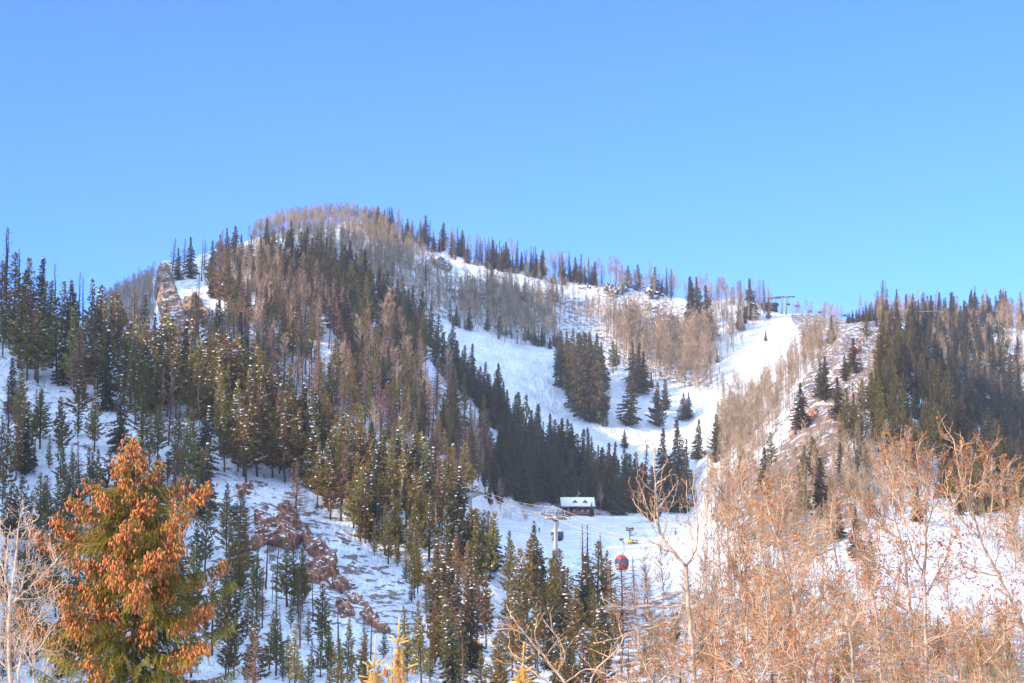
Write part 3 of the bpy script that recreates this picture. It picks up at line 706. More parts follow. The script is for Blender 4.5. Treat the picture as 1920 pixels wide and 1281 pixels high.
# left slope in front
A = LB('in the dense stand on the upper left slope'); sc_ = scatter
sc_([(0, 625), (60, 640), (200, 668), (290, 700), (290, 780), (160, 770), (0, 690)], 46, dict(pine=5, spruce=3, dead=1.5, snag=1), (110, 165), A, True, 9)
for x, y, h, k in ((8, 612, 190, 'snag'), (26, 622, 150, 'pine'), (50, 632, 150, 'pine'), (57, 625, 120, 'snag'), (75, 640, 162, 'spruce'), (92, 645, 120, 'pine'), (104, 642, 150, 'snag'), (120, 650, 125, 'pine'),
                   (146, 652, 145, 'snag'), (155, 655, 140, 'snag'), (168, 662, 120, 'snag'), (135, 660, 115, 'spruce'), (190, 668, 135, 'pine'), (206, 672, 95, 'dead'), (222, 676, 115, 'pine'), (240, 682, 90, 'dead'), (2, 618, 130, 'pine'), (38, 628, 165, 'snag'), (180, 662, 100, 'dead')):
    plant(k, x, y, h, *A[k], snow=True)
plant('spire', 268, 690, 142, 'tall narrow dark fir standing alone above the aspens left of the tan cliff', snow=True, wf=1.35)
plant('snag', 6, 616, 198, 'tallest bare dead conifer on the skyline at the left edge', wf=1.2)
A = LB('on the snowy left slope behind the cone laden spruce')
sc_([(0, 760), (160, 790), (320, 800), (450, 900), (470, 1040), (440, 1281), (0, 1281)], 160, dict(pine=7, young=3, spruce=1, dead=1), (90, 150), A, True, 12)
sc_([(230, 720), (420, 740), (520, 830), (540, 890), (420, 850), (300, 800), (230, 780)], 40, dict(pine=6, spruce=1, dead=1, slim=2), (100, 150), A, True, 11)
A = LB('with thin pale stems on the crest of the left slope')
sc_([(190, 700), (360, 735), (400, 780), (320, 770), (200, 735)], 26, dict(slim=3, aspen=1), (60, 100), A, False, 6)
# crest of the left slope with sunlit tops
sc_([(300, 700), (480, 790), (640, 880), (760, 930), (740, 960), (560, 900), (420, 850), (300, 760)], 60, dict(pine=6, spruce=1, dead=1.5), (95, 145), LB('in the dark forest on the middle of the left slope'), True, 9)
A = LB('in the sunlit row along the crest of the left slope', pine='golden pine', spruce='golden spruce')
for i in range(54):
    t = i / 53; x = 310 + t * 560 + random.uniform(-8, 8); y = float(np.interp(x, L3[0], L3[2])) + random.uniform(2, 34)
    h = random.uniform(105, 150)
    if 420 < x < 560: h *= 1.08
    k = random.choice(['pine', 'pine', 'pine', 'spruce'])
    plant(k, x, y, h, *A[k], snow=random.random() < .6)
plant('pine', 845, 968, 130, 'brightest golden pine at the lower end of the left crest, beside the far lift tower', wf=1.25)
plant('pine', 773, 945, 112, 'narrow golden pine next left of the brightest golden pine', wf=.9)
plant('pine', 500, 812, 155, 'tall golden pine above the middle of the left slope', wf=1.2)
plant('pine', 538, 830, 150, 'second tall golden pine, just right of the tallest one', wf=1.1)
plant('pine', 405, 752, 130, 'golden pine below the tan ledges', wf=1.1)
plant('dead', 555, 985, 125, 'grey brown feathery dead conifer above the rock band', wf=1.5)
A = LB('in the dark forest on the middle of the left slope')
sc_([(440, 850), (620, 900), (780, 960), (900, 1000), (940, 1080), (800, 1070), (640, 1000), (560, 930), (440, 900)], 74, dict(pine=7, spruce=2, dead=1.2, slim=1), (95, 145), A, True, 12)
A = LB('in the thick forest below the lift tower')
sc_([(820, 1060), (930, 1060), (1020, 1110), (1150, 1150), (1180, 1281), (1180, 1330), (860, 1330), (800, 1200)], 80, dict(pine=7, spruce=3, dead=1, snag=1), (100, 165), A, True, 13)
A = LB('on the open snow around the brown rock band')
sc_([(450, 1120), (560, 1110), (640, 1170), (760, 1200), (840, 1180), (880, 1330), (440, 1330)], 84, dict(pine=3, young=4, snag=2, dead=1), (80, 130), A, True, 13)
sc_([(660, 1000), (760, 1030), (860, 1090), (840, 1180), (740, 1130), (680, 1060)], 24, dict(pine=4, young=3), (75, 120), A, True, 15)
sc_([(440, 1020), (560, 1060), (600, 1120), (440, 1110)], 9, dict(young=2, snag=2), (90, 130), A, True, 18)
plant('dead', 492, 1178, 105, 'dark red dying conifer with hanging branches left of the rock band', wf=.9)
plant('pine', 1042, 1180, 158, 'dark pine whose tip stands in front of the near lift tower')
plant('pine', 1120, 1150, 135, 'golden green pine right of the near lift tower', wf=1.3)
plant('pine', 1100, 1145, 108, 'broad golden green pine touching its taller neighbour right of the lift tower', wf=1.4)
for x, y, h, w in ((1093, 1130, 148, 'leftmost'), (1104, 1140, 160, 'tallest'), (1134, 1140, 142, 'rightmost')): plant('snag', x, y, h, w + ' thin bare dead conifer above the golden green pines', 'thin dead conifers by the lift tower', wf=1.3)
for x, y, h, wf, w in ((1150, 1215, 165, 1, 'first'), (1166, 1215, 175, 1.2, 'second'), (1190, 1150, 105, 1.1, 'third'), (1215, 1140, 100, 1.1, 'fourth')): plant('dead', x, y, h, w + ' pinkish dead conifer from the left below the red gondola cabin', 'pinkish dead conifers near the red cabin', wf=wf)
# second spur: dead conifers, dark crest
A = LB('in the reddish dead stand on the middle spur')
sc_([(400, 570), (620, 590), (800, 700), (925, 850), (915, 930), (840, 915), (700, 860), (560, 760), (440, 690)], 250, dict(dead=7, spruce=2, pine=3, snag=1.2, aspen=1.5), (75, 120), A, False, 9)
sc_([(330, 640), (440, 640), (560, 730), (480, 740), (350, 690)], 34, dict(dead=5, pine=2, spruce=1), (75, 110), A, False, 9)
A = LB('in the dark band along the crest of the middle spur')
for i in range(96):
    x = 560 + 660 * (i / 95) + random.uniform(-5, 5); y = float(np.interp(x, L6[0], L6[2])) + random.uniform(-1, 30)
    k = random.choice(['spruce', 'spruce', 'fat', 'pine']); h = random.uniform(68, 98) if x < 900 else random.uniform(75, 115)
    plant(k, x, y, h, *A[k])
A = LB('in the dense dark wood below the bare summit')
sc_([(470, 500), (560, 500), (650, 540), (790, 650), (800, 700), (660, 620), (540, 560), (470, 540)], 66, dict(spruce=4, fat=4, pine=1), (62, 90), A, False, 7)
A = LB('on the knob above the tan cliff')
for x, y, h, k in ((322, 520, 75, 'dead'), (334, 525, 62, 'spruce'), (345, 512, 66, 'dead'), (357, 522, 80, 'spruce'), (378, 528, 84, 'snag'), (382, 515, 66, 'dead'), (398, 520, 70, 'spruce'), (412, 500, 62, 'fat'), (425, 490, 64, 'spruce'), (440, 492, 70, 'fat'),
                   (452, 500, 62, 'spruce'), (392, 548, 60, 'pine'), (372, 592, 80, 'dead'), (360, 600, 60, 'dead'), (400, 560, 70, 'spruce'), (498, 495, 86, 'spruce'), (488, 500, 55, 'fat'), (512, 502, 60, 'fat'), (466, 500, 52, 'spruce')):
    plant(k, x, y, h, *A[k])
sc_([(395, 500), (540, 500), (560, 600), (460, 610), (400, 570)], 56, dict(spruce=3, dead=3, aspen=4, pine=1), (48, 78), A, False, 9)
sc_([(410, 500), (520, 510), (640, 590), (600, 640), (480, 600), (420, 560)], 130, dict(aspen=6, dead=1.5), (42, 62), LB('on the sunlit side of the middle spur', aspen='pinkish aspen'), False, 6)
A = LB('in the wood behind the lodge')
sc_([(935, 860), (1040, 890), (1215, 950), (1215, 962), (1090, 962), (990, 950), (930, 925)], 74, dict(spruce=6, fat=2, spire=1), (75, 112), A, False, 8)
sc_([(895, 880), (950, 900), (960, 960), (900, 950)], 14, dict(spruce=4, young=2), (50, 80), LB('on the snowy bank left of the lodge'), True, 10)
plant('spruce', 1192, 962, 102, 'tall dark cone shaped spruce at the right end of the wood behind the lodge', wf=1.15)
plant('aspen', 1127, 966, 60, 'pale bare tree beside the right end of the lodge', wf=1.2)
plant('spruce', 1109, 969, 28, 'small spruce in front of the right end of the lodge', wf=1.2)
plant('aspen', 938, 960, 60, 'thin pale bare tree on the bank left of the lodge')
# main mountain
A = LB('on the rounded bare summit', aspen='brownish aspen')
sc_([(470, 462), (560, 428), (680, 425), (730, 448), (800, 500), (700, 540), (640, 510), (560, 480), (480, 478)], 520, dict(aspen=1), (36, 46), A, False, 3)
for i in range(120): x = 480 + i * 2; plant('aspen', x, float(np.interp(x, L9[0], L9[2])) + random.uniform(1, 8), random.uniform(34, 44), *A['aspen'])
A = LB('on the back hill left of the tan cliff', aspen='tan aspen')
sc_([(195, 590), (240, 565), (288, 535), (290, 620), (250, 640), (200, 640)], 240, dict(aspen=1), (36, 48), A, False, 3)
for i in range(40): x = 195 + i * 2.4; plant('aspen', x, float(np.interp(x, L9[0], L9[2])) + random.uniform(1, 8), random.uniform(34, 44), *A['aspen'])
A = LB('on the snow slope under the ridge')
sc_([(700, 470), (800, 490), (860, 590), (840, 605), (760, 580), (690, 520)], 280, dict(aspen=5, slim=6, spire=.5), (34, 48), A, False, 4)
sc_([(800, 520), (1040, 545), (1240, 640), (1180, 640), (1040, 600), (860, 580), (820, 590)], 300, dict(aspen=5, slim=4, spire=.5, spruce=.3, redbush=5), (30, 48), A, False, 4)
sc_([(1040, 560), (1130, 560), (1290, 590), (1340, 600), (1330, 660), (1180, 640), (1060, 600)], 190, dict(aspen=3, slim=4, redbush=6, bush=2), (28, 44), A, False, 4)
A = LB('in the orange band above the sunlit run', aspen='orange aspen', slim='slim orange aspen')
sc_([(860, 560), (950, 560), (1040, 590), (1050, 655), (980, 650), (870, 618)], 330, dict(aspen=5, slim=3), (44, 64), A, False, 3)
A = LB('along the upper edge of the sunlit run')
sc_([(850, 606), (960, 628), (1050, 650), (1050, 658), (950, 642), (855, 615)], 22, dict(spruce=3, spire=2, pine=1), (24, 42), A, False, 6)
A = LB('in the tall grove below the ridge crags', aspen='pale aspen', slim='slim pale aspen')
sc_([(1130, 620), (1200, 640), (1335, 650), (1335, 735), (1290, 740), (1200, 700), (1140, 660)], 330, dict(aspen=5, slim=4), (52, 86), A, False, 3)
A = LB('in the row along the high ridge')
for i in range(240):
    x = 690 + 610 * (i / 239) + random.uniform(-3, 3); y = float(np.interp(x, L9[0], L9[2])) + random.uniform(0, 16) * (1 if x < 1060 else .5)
    k = random.choices(['spire', 'spruce', 'fat', 'aspen', 'slim'], [5, 2, 1.2, 3.5, 2])[0]
    h = random.uniform(30, 56) * (1 if k != 'spruce' else .9)
    if 1120 < x < 1290 and k in ('spire', 'spruce', 'fat'): continue
    plant(k, x, y, h, *A[k])
for x, y, h, k, lb, wf in ((729, 452, 64, 'spire', 'left one of the two tall narrow firs by the bare summit', 1.3), (738, 454, 64, 'spire', 'right one of the two tall narrow firs by the bare summit', 1.5),
        (797, 462, 60, 'fat', 'round topped spruce at the top of the descending ridge row', 1), (1088, 524, 56, 'spire', 'tallest narrow fir on the middle of the ridge', 1.4),
        (1052, 518, 54, 'spire', 'narrow fir on the ridge with a ragged tip', 1.3), (1153, 532, 52, 'aspen', 'round headed bare aspen on the skyline left of the paired spruces', 1.4),
        (1178, 533, 46, 'fat', 'left one of the paired broad spruces on the ridge', 1.1), (1197, 543, 52, 'fat', 'right one of the paired broad spruces on the ridge', 1.1),
        (1228, 547, 50, 'spruce', 'broad ridge spruce right of the pair', 1.3), (1241, 541, 30, 'spruce', 'short spruce beside the broad ridge spruce', 1.2),
        (1251, 545, 38, 'spire', 'short narrow fir near the end of the ridge row', 1.3), (1260, 548, 54, 'spire', 'last tall narrow fir on the ridge, above the aspens', 1.4),
        (1298, 625, 108, 'spruce', 'left spruce of the big dark clump at the saddle', 1), (1310, 610, 92, 'fat', 'tallest spruce of the big dark clump at the saddle', .8), (1325, 640, 106, 'spruce', 'right spruce of the big dark clump at the saddle', 1.1),
        (1290, 600, 80, 'spire', 'narrow fir at the left side of the saddle clump', 1), (1406, 600, 80, 'spruce', 'lone dark spruce on the saddle left of the lift station', 1.1), (1390, 620, 40, 'spruce', 'short dark spruce under the lone saddle spruce', 1.1),
        (1436, 640, 22, 'spruce', 'tiny dark spruce on the lift run', 1), (1345, 680, 28, 'spruce', 'small dark spruce between the grove and the lift run', 1),
        (950, 510, 58, 'spruce', 'dark spruce on the ridge row above the bare snow shoulder', 1.2), (915, 552, 42, 'spire', 'dark narrow fir on the aspen slope', 1.6), (1175, 608, 28, 'spire', 'dark little fir among the boulders', 1.6),
        (880, 620, 44, 'spruce', 'dark spruce at the top edge of the run', 1), (935, 628, 36, 'pine', 'golden green pine at the edge of the sunlit run', 1.2), (1015, 645, 32, 'spire', 'little fir at the lower edge of the orange band', 1.6),
        (1149, 700, 62, 'pine', 'golden green conifer right of the big clump on the run', 1.2), (1155, 695, 50, 'pine', 'shorter golden green conifer on the run', 1.1),
        (848, 700, 110, 'spruce', 'tall feathery spruce at the upper left edge of the run', .8), (875, 740, 62, 'fat', 'dark spruce leaning over the left edge of the run', 1), (918, 770, 70, 'fat', 'dark spruce standing out against the run below the leaning one', 1)):
    plant(k, x, y, h, lb, wf=wf)
A = LB('in the big dark clump in the middle of the run')
for x, y, h, k in ((1050, 705, 75, 'spruce'), (1058, 728, 98, 'spruce'), (1066, 748, 110, 'pine'), (1075, 765, 120, 'pine'), (1085, 770, 128, 'spruce'), (1092, 782, 160, 'pine'), (1100, 786, 165, 'spruce'), (1108, 790, 160, 'fat'),
                   (1117, 792, 140, 'spruce'), (1124, 796, 120, 'pine'), (1130, 800, 78, 'spire'), (1137, 800, 62, 'spire'), (1070, 735, 100, 'fat'), (1082, 745, 110, 'spruce'), (1118, 745, 105, 'spruce'), (1052, 690, 72, 'fat'), (1062, 700, 80, 'spruce'), (1075, 700, 85, 'pine'), (1090, 715, 92, 'fat'), (1104, 715, 95, 'spruce'), (1120, 715, 92, 'fat'), (1132, 735, 88, 'spruce'), (1098, 740, 110, 'fat'), (1112, 760, 120, 'pine'), (1128, 720, 80, 'spruce')):
    plant(k, x, y, h, *A[k])
for x, y, h, k, lb, wf in ((1180, 798, 106, 'spruce', 'tall spruce with wide skirts right of the big clump on the run', 1.3), (1194, 738, 96, 'spruce', 'spruce just uphill of the wide skirted one', 1.1), (1205, 738, 80, 'spruce', 'right half of the twin spruces on the run', 1.2),
        (1186, 720, 80, 'spruce', 'left half of the twin spruces on the run', 1), (1221, 728, 30, 'spruce', 'little spruce beside the twin spruces', 1.2), (1172, 841, 36, 'fat', 'lone small bushy spruce in the open on the lower run', 1.1),
        (1234, 800, 84, 'fat', 'leaning broad spruce in the middle of the lower run', 1), (1248, 770, 60, 'fat', 'spruce leaning against the broad one on the run', 1), (1282, 788, 52, 'spruce', 'spruce with layered branches above the lower cluster', 1.5),
        (1292, 785, 50, 'spruce', 'narrow right neighbour of the layered spruce', 1.2), (1243, 930, 128, 'spruce', 'left spruce of the lower cluster beside the run', 1.1), (1273, 915, 130, 'spruce', 'tallest layered spruce of the lower cluster', 1.2),
        (1288, 930, 110, 'spire', 'dark narrow fir in front of the lower cluster', 1.3), (1310, 862, 78, 'spruce', 'pointed spruce right of the lower cluster', 1.2), (1343, 868, 92, 'fat', 'round shouldered spruce at the foot of the bare grove', .9),
        (1262, 960, 90, 'spruce', 'front spruce at the foot of the lower cluster', 1.2), (1283, 962, 90, 'spruce', 'right foot spruce of the lower cluster', 1.1), (1252, 945, 100, 'spruce', 'dark spruce inside the lower cluster', 1.1),
        (1267, 1004, 14, 'young', 'tiny dark fir on the open snow by the piste', 1.5), (1300, 950, 70, 'spire', 'fir at the right edge of the lower cluster', 1.4)):
    plant(k, x, y, h, lb, wf=wf)
A = LB('in the grey grove across the gully', aspen='grey aspen', slim='slim grey aspen')
sc_([(1350, 840), (1350, 760), (1420, 735), (1500, 690), (1560, 620), (1580, 640), (1500, 730), (1470, 800), (1400, 870), (1340, 890)], 420, dict(aspen=5, slim=4, bush=2), (42, 72), A, False, 3)
sc_([(1345, 790), (1420, 770), (1420, 870), (1345, 880)], 60, dict(aspen=5, slim=3), (48, 70), A, False, 4)
A = LB('on the snow beside the lift run')
sc_([(1300, 562), (1445, 580), (1440, 612), (1385, 650), (1350, 700), (1335, 640)], 150, dict(aspen=4, slim=6, spruce=.6, redbush=2), (34, 60), A, False, 4)
sc_([(1120, 532), (1445, 578), (1445, 590), (1120, 545)], 70, dict(aspen=5, slim=3, spire=1), (34, 52), A, False, 4)
sc_([(1480, 588), (1580, 598), (1575, 612), (1490, 605)], 30, dict(aspen=1), (24, 34), LB('on the skyline between lift station and right spur'), False, 4)
for x, y in ((1440, 1100), (0, 0)): pass
# right spur
A = LB('on the right hand spur', spruce='olive spruce', pine='olive pine')
sc_([(1640, 690), (1680, 680), (1760, 760), (1800, 860), (1720, 880), (1640, 870), (1560, 860), (1600, 780), (1650, 740)], 84, dict(spruce=4, pine=5), (62, 98), A, False, 12)
sc_([(1470, 860), (1560, 840), (1640, 900), (1640, 1000), (1500, 980)], 12, dict(pine=3, spruce=2), (60, 90), A, False, 16)
sc_([(1640, 640), (1720, 630), (1740, 700), (1660, 720)], 26, dict(spruce=4, pine=3, aspen=1), (60, 85), A, False, 10)
for x, y, h, k, lb, wf in ((1547, 752, 86, 'fat', 'broad dark olive spruce on the left flank of the right spur', .95), (1538, 748, 70, 'spruce', 'left companion of the broad olive spruce', 1.2), (1600, 700, 68, 'spruce', 'broad spruce on the snowy crest of the right spur', 1.5), (1585, 715, 50, 'fat', 'low spruce leaning on the crest spruce', 1),
        (1502, 805, 88, 'spruce', 'pointed olive spruce at the lower left of the broad one', 1.3), (1572, 790, 84, 'spruce', 'dark spruce below the snow lip of the right spur', 1.3), (1438, 930, 92, 'spruce', 'olive spruce low on the flank above the orange brush', 1.3), (1447, 880, 70, 'pine', 'golden tipped spruce behind the low flank spruce', 1.1),
        (1536, 972, 115, 'spruce', 'sunlit olive spruce on the bright snow patch', 1.2), (1557, 940, 62, 'spruce', 'small spruce half hidden by the sunlit olive one', 1.1), (1573, 1010, 78, 'spruce', 'dark pointed spruce right of the sunlit olive one', 1.1),
        (1605, 1050, 100, 'spruce', 'spruce in the brush beside the white meadow', 1), (1629, 1110, 110, 'pine', 'dark pine at the left end of the white meadow', 1), (1560, 645, 55, 'spruce', 'dark spruce in the saddle left of the snowy crest', 1.1),
        (1535, 655, 42, 'pine', 'rounded pine among the saddle aspens', 1.3), (1508, 650, 36, 'spire', 'dark narrow fir behind the saddle aspens', 1.5), (1625, 640, 50, 'pine', 'olive pine on top of the snowy crest', 1.2), (1455, 765, 32, 'young', 'small dark spruce in the grey grove', 1.6),
        (1388, 925, 70, 'pine', 'golden green pine behind the orange brush', 1.2), (1720, 880, 90, 'pine', 'sunlit golden pine with a round head at the foot of the right forest', 1.5), (1650, 760, 80, 'spruce', 'tall olive spruce on the upper edge of the snow window', 1.3)):
    plant(k, x, y, h, lb, wf=wf)
A = LB('among the saddle spruces left of the snowy crest', aspen='cream aspen')
sc_([(1490, 660), (1570, 640), (1570, 670), (1500, 720), (1470, 720)], 40, dict(aspen=4, slim=4), (46, 70), A, False, 5)
A = LB('in the dark forest at the right edge', spruce='blackish spruce')
sc_([(1760, 890), (1920, 890), (1920, 968), (1780, 968)], 44, dict(spruce=4, pine=2), (60, 100), A, False, 8)
sc_([(1690, 690), (1800, 650), (1920, 700), (1920, 960), (1800, 940), (1760, 800)], 132, dict(spruce=6, fat=3, spire=1, pine=.6), (62, 100), A, False, 10)
A = LB('in the row along the right skyline')
sc_([(1640, 598), (1920, 592), (1920, 622), (1800, 640), (1700, 640), (1640, 612)], 84, dict(spruce=4, fat=4, spire=1.5, aspen=3), (36, 56), A, False, 5)
sc_([(1700, 600), (1840, 600), (1860, 680), (1760, 690), (1700, 650)], 40, dict(fat=3, spruce=4), (48, 66), A, False, 7)
plant('spire', 1652, 598, 74, 'tallest narrow fir on the right skyline', wf=1.5); plant('spire', 1662, 602, 62, 'narrow fir right next to the tallest one on the right skyline', wf=1.4); plant('snag', 1659, 600, 80, 'bare pole of a dead conifer between the two narrow firs', wf=.8); plant('spire', 1643, 600, 56, 'narrow fir left of the tallest one on the right skyline', wf=1.3)
A = LB('on the skyline knob right of the saddle', aspen='cream aspen')
sc_([(1595, 600), (1720, 598), (1760, 610), (1640, 612)], 60, dict(aspen=5, slim=2), (34, 52), A, False, 4)
for i in range(12): plant('spruce', 1588 + i * 6 + random.uniform(-2, 2), 606 - i * .6, random.uniform(14, 20) + i * 2.4, 'dark conifer on the skyline left of the narrow firs', 'small conifers climbing the right skyline', wf=1.3)
A = LB('in the pale band above the dark right forest', aspen='pinkish aspen')
sc_([(1560, 870), (1720, 860), (1760, 930), (1700, 985), (1560, 980)], 200, dict(slim=5, aspen=4, bush=1), (50, 80), LB('on the sunlit flank of the right spur'), False, 4)
A = LB('in the pale band above the dark right forest', aspen='pinkish aspen')
sc_([(1780, 620), (1920, 600), (1920, 760), (1840, 760), (1760, 700), (1740, 660)], 190, dict(aspen=4, slim=4), (46, 66), A, False, 4)
A = LB('at the foot of the right spur')
sc_([(1470, 880), (1660, 880), (1740, 960), (1640, 1040), (1480, 1080), (1400, 1040)], 330, dict(slim=4, aspen=4, bush=3, redbush=3), (56, 100), A, False, 5)
A = LB('in the tall orange tan brush on the right'); 
sc_([(1330, 960), (1480, 960), (1500, 1060), (1560, 1100), (1500, 1180), (1330, 1180), (1300, 1040)], 130, dict(thicket=2, bush=2, aspen=4, slim=4, redbush=2), (80, 140), A, False, 7)
sc_([(1180, 1170), (1640, 1110), (1640, 1330), (1200, 1330)], 180, dict(thicket=2, bush=3, aspen=3, slim=1, redbush=1), (100, 180), A, False, 10)
sc_([(1640, 1180), (1920, 1180), (1920, 1330), (1640, 1330)], 130, dict(thicket=4, bush=3), (80, 140), A, False, 9)
sc_([(1180, 1190), (1900, 1200), (1900, 1330), (1200, 1330)], 30, dict(pine=3, spruce=2), (50, 95), A, False, 14)
sc_([(1800, 960), (1920, 950), (1920, 1100), (1840, 1010)], 30, dict(thicket=2, aspen=3, bush=1), (70, 130), A, False, 8)
sc_([(1650, 960), (1800, 955), (1900, 965), (1800, 985), (1650, 990)], 26, dict(redbush=2, bush=2, spruce=.4), (50, 70), LB('along the far edge of the white meadow'), False, 7)
sc_([(1660, 990), (1900, 990), (1900, 1140), (1650, 1140)], 120, dict(redbush=3, bush=2), (30, 56), LB('scattered over the white meadow'), False, 8)
A = LB('on the sunlit flank of the right spur', redbush='rusty shrub')
sc_([(1480, 860), (1600, 720), (1650, 670), (1660, 690), (1600, 800), (1500, 980), (1390, 980), (1430, 880)], 620, dict(redbush=6, bush=4), (40, 70), A, False, 3)
sc_([(1560, 640), (1650, 620), (1650, 680), (1540, 740)], 110, dict(redbush=4, bush=2), (30, 50), A, False, 4)
sc_([(1330, 860), (1440, 830), (1440, 960), (1340, 960)], 50, dict(bush=5, aspen=1), (60, 90), LB('at the foot of the grey grove', bush='greyish shrub'), False, 8)
sc_([(940, 968), (1000, 968), (1000, 980), (940, 982)], 8, dict(bush=1), (30, 40), LB('by the bank left of the lodge'), False, 5)
plant('bush', 1367, 935, 66, 'big rounded grey brown bare tree at the foot of the grey grove', wf=1.2)

# ------------------------------------------------------------------ turn the list into objects: the 300 largest of a kind as individuals, the rest as one mass
def autolabel(ts):
    g = {}
    for t in ts:
        if isinstance(t[5], tuple): g.setdefault(t[5], []).append(t)
    for (phrase, short), q in g.items():
        hs = sorted(t[3] for t in q); xs = sorted(t[8] for t in q); ys = sorted(t[9] for t in q); n = len(q)
        def ter(v, a, words): return words[0] if v < a[n // 3] else words[2] if v > a[(2 * n) // 3] else words[1]
        cells = {}
        for t in q:
            if n < 4: key = ('', '')
            else:
                c = (ter(t[9], ys, ('upper', 'middle', 'lower')) + ' ' + ter(t[8], xs, ('left', '', 'right'))).strip()
                key = (ter(t[3], hs, ('short', '', 'tall')), c)
            cells.setdefault(key, []).append(t)
        for (size, c), m in cells.items():
            m.sort(key=lambda t: t[8])
            for i, t in enumerate(m):
                o = '' if len(m) == 1 else (', ' + (ORD[i] if i < 15 else ORD[15]) + ' from left') if len(m) > 2 else (', left one' if i == 0 else ', right one')
                t[5] = ' '.join((size + ' ' + phrase + o + ' in ' + (c + ' part of ' if c else '') + short).split())

def instance(t, small):
    kind, loc, h, hpx, wf, label, group, snow = t[:8]
    p = random.choice(PROTO[kind]); nm, cat = KIND[kind]
    rz = random.uniform(0, 6.28); tilt = (random.gauss(0, .04), random.gauss(0, .04))
    root = thing(nm, label, cat, loc, rz, group); root.rotation_euler = (*tilt, rz); root.scale = (h * wf, h * wf, h)
    link('crown', p['crown'], root); link('trunk', p['trunk'], root)
    if snow and p['snow'] and not small: link('snow_patch', p['snow'], root)['kind'] = 'stuff'

def merge(trees, name, label, cat):
    Vs = []; Fs = []; Ms = []; mats = []; n = 0
    for kind, loc, h, hpx, wf, *_ in trees:
        p = random.choice(PROTO[kind]); a = random.uniform(0, 6.28); c, s = math.cos(a), math.sin(a)
        for part in ('crown', 'trunk'):
            me = p[part]; key = me.name
            if key not in CACHE:
                v = np.empty(len(me.vertices) * 3, np.float32); me.vertices.foreach_get('co', v)
                T = []; K = []
                for q in me.polygons:
                    w = list(q.vertices)
                    for k in range(1, len(w) - 1): T.append((w[0], w[k], w[k + 1])); K.append(q.material_index)
                CACHE[key] = (v.reshape(-1, 3), np.array(T), np.array(K))
            v, f, mi = CACHE[key]
            w = np.stack([(v[:, 0] * c - v[:, 1] * s) * h * wf, (v[:, 0] * s + v[:, 1] * c) * h * wf, v[:, 2] * h], 1) + np.array(loc)
            idm = []
            for m in me.materials:
                if m not in mats: mats.append(m)
                idm.append(mats.index(m))
            Vs.append(w); Fs.append(f + n); Ms.append(np.array(idm)[mi]); n += len(v)
    o = link(name, mesh_from(name, np.concatenate(Vs), np.concatenate(Fs), mats, np.concatenate(Ms))); tag(o, label, cat, kind='stuff')
CACHE = {}
bykind = {}
for t in TREES: bykind.setdefault(KIND[t[0]][0], []).append(t)
REST = dict(pine_tree='small olive pines between the larger ones on the slopes', spruce_tree='small far spruces filling the woods on the mountain', fir_tree='small far firs on the ridge',
            dead_conifer='small reddish dead conifers between the larger ones', aspen_tree='fine bare aspens massed on the summit, ridge and far slopes', bare_shrub='low bare shrubs scattered over the slopes')
for nm, ts in bykind.items():
    ts.sort(key=lambda t: -t[3])
    print('KIND', nm, len(ts))
    autolabel(ts[:300])
    for t in ts[:300]: instance(t, t[3] < 50)
    if len(ts) > 300: merge(ts[300:], nm.split('_')[0] + '_mass', REST[nm], ts[0] and KIND[ts[0][0]][1])
# ------------------------------------------------------------------ foreground trees
def P3(px, py, d): return unproj(px, py, d)
GZ = -11.15

def needle_brush(segs, needle, width, per_m, out):
    """segs: list of (p0, p1): fill each with needles pointing forward and out"""
    O = []; Dv = []; Ln = []
    for p0, p1 in segs:
        p0 = np.asarray(p0); p1 = np.asarray(p1); v = p1 - p0; ln = np.linalg.norm(v)
        if ln < 1e-4: continue
        n = max(4, int(ln * per_m)); t = rng.random(n)[:, None]; v = v / ln
        r = rng.normal(size=(n, 3)); r -= (r @ v)[:, None] * v; r /= np.linalg.norm(r, axis=1)[:, None] + 1e-9
        O.append(p0 + (p1 - p0) * t); Dv.append(v * .75 + r); Ln.append(needle * rng.uniform(.7, 1.2, n))
    O = np.concatenate(O); Dv = np.concatenate(Dv); Ln = np.concatenate(Ln)
    V, F = blades(O, Dv, Ln, np.full(len(O), width)); out.append((V, F))

def cone_mesh():
    b = MB(); n = 7; prof = [(0, .25), (-.12, .75), (-.3, 1), (-.5, .98), (-.7, .8), (-.88, .5), (-1, .12)]
    V = []; 
    for i, (z, r) in enumerate(prof):
        for j in range(n):
            k = r * (1 + (.16 if (i + j) % 2 else -.05)); a = 2 * math.pi * (j + .5 * (i % 2)) / n
            V.append((math.cos(a) * .2 * k, math.sin(a) * .2 * k, z))
    F = [(i * n + j, i * n + (j + 1) % n, (i + 1) * n + (j + 1) % n, (i + 1) * n + j) for i in range(len(prof) - 1) for j in range(n)]
    F.append(tuple(range((len(prof) - 1) * n, len(prof) * n)))
    b.add(V, F); return b.mesh('cone', [M['cone']], False)

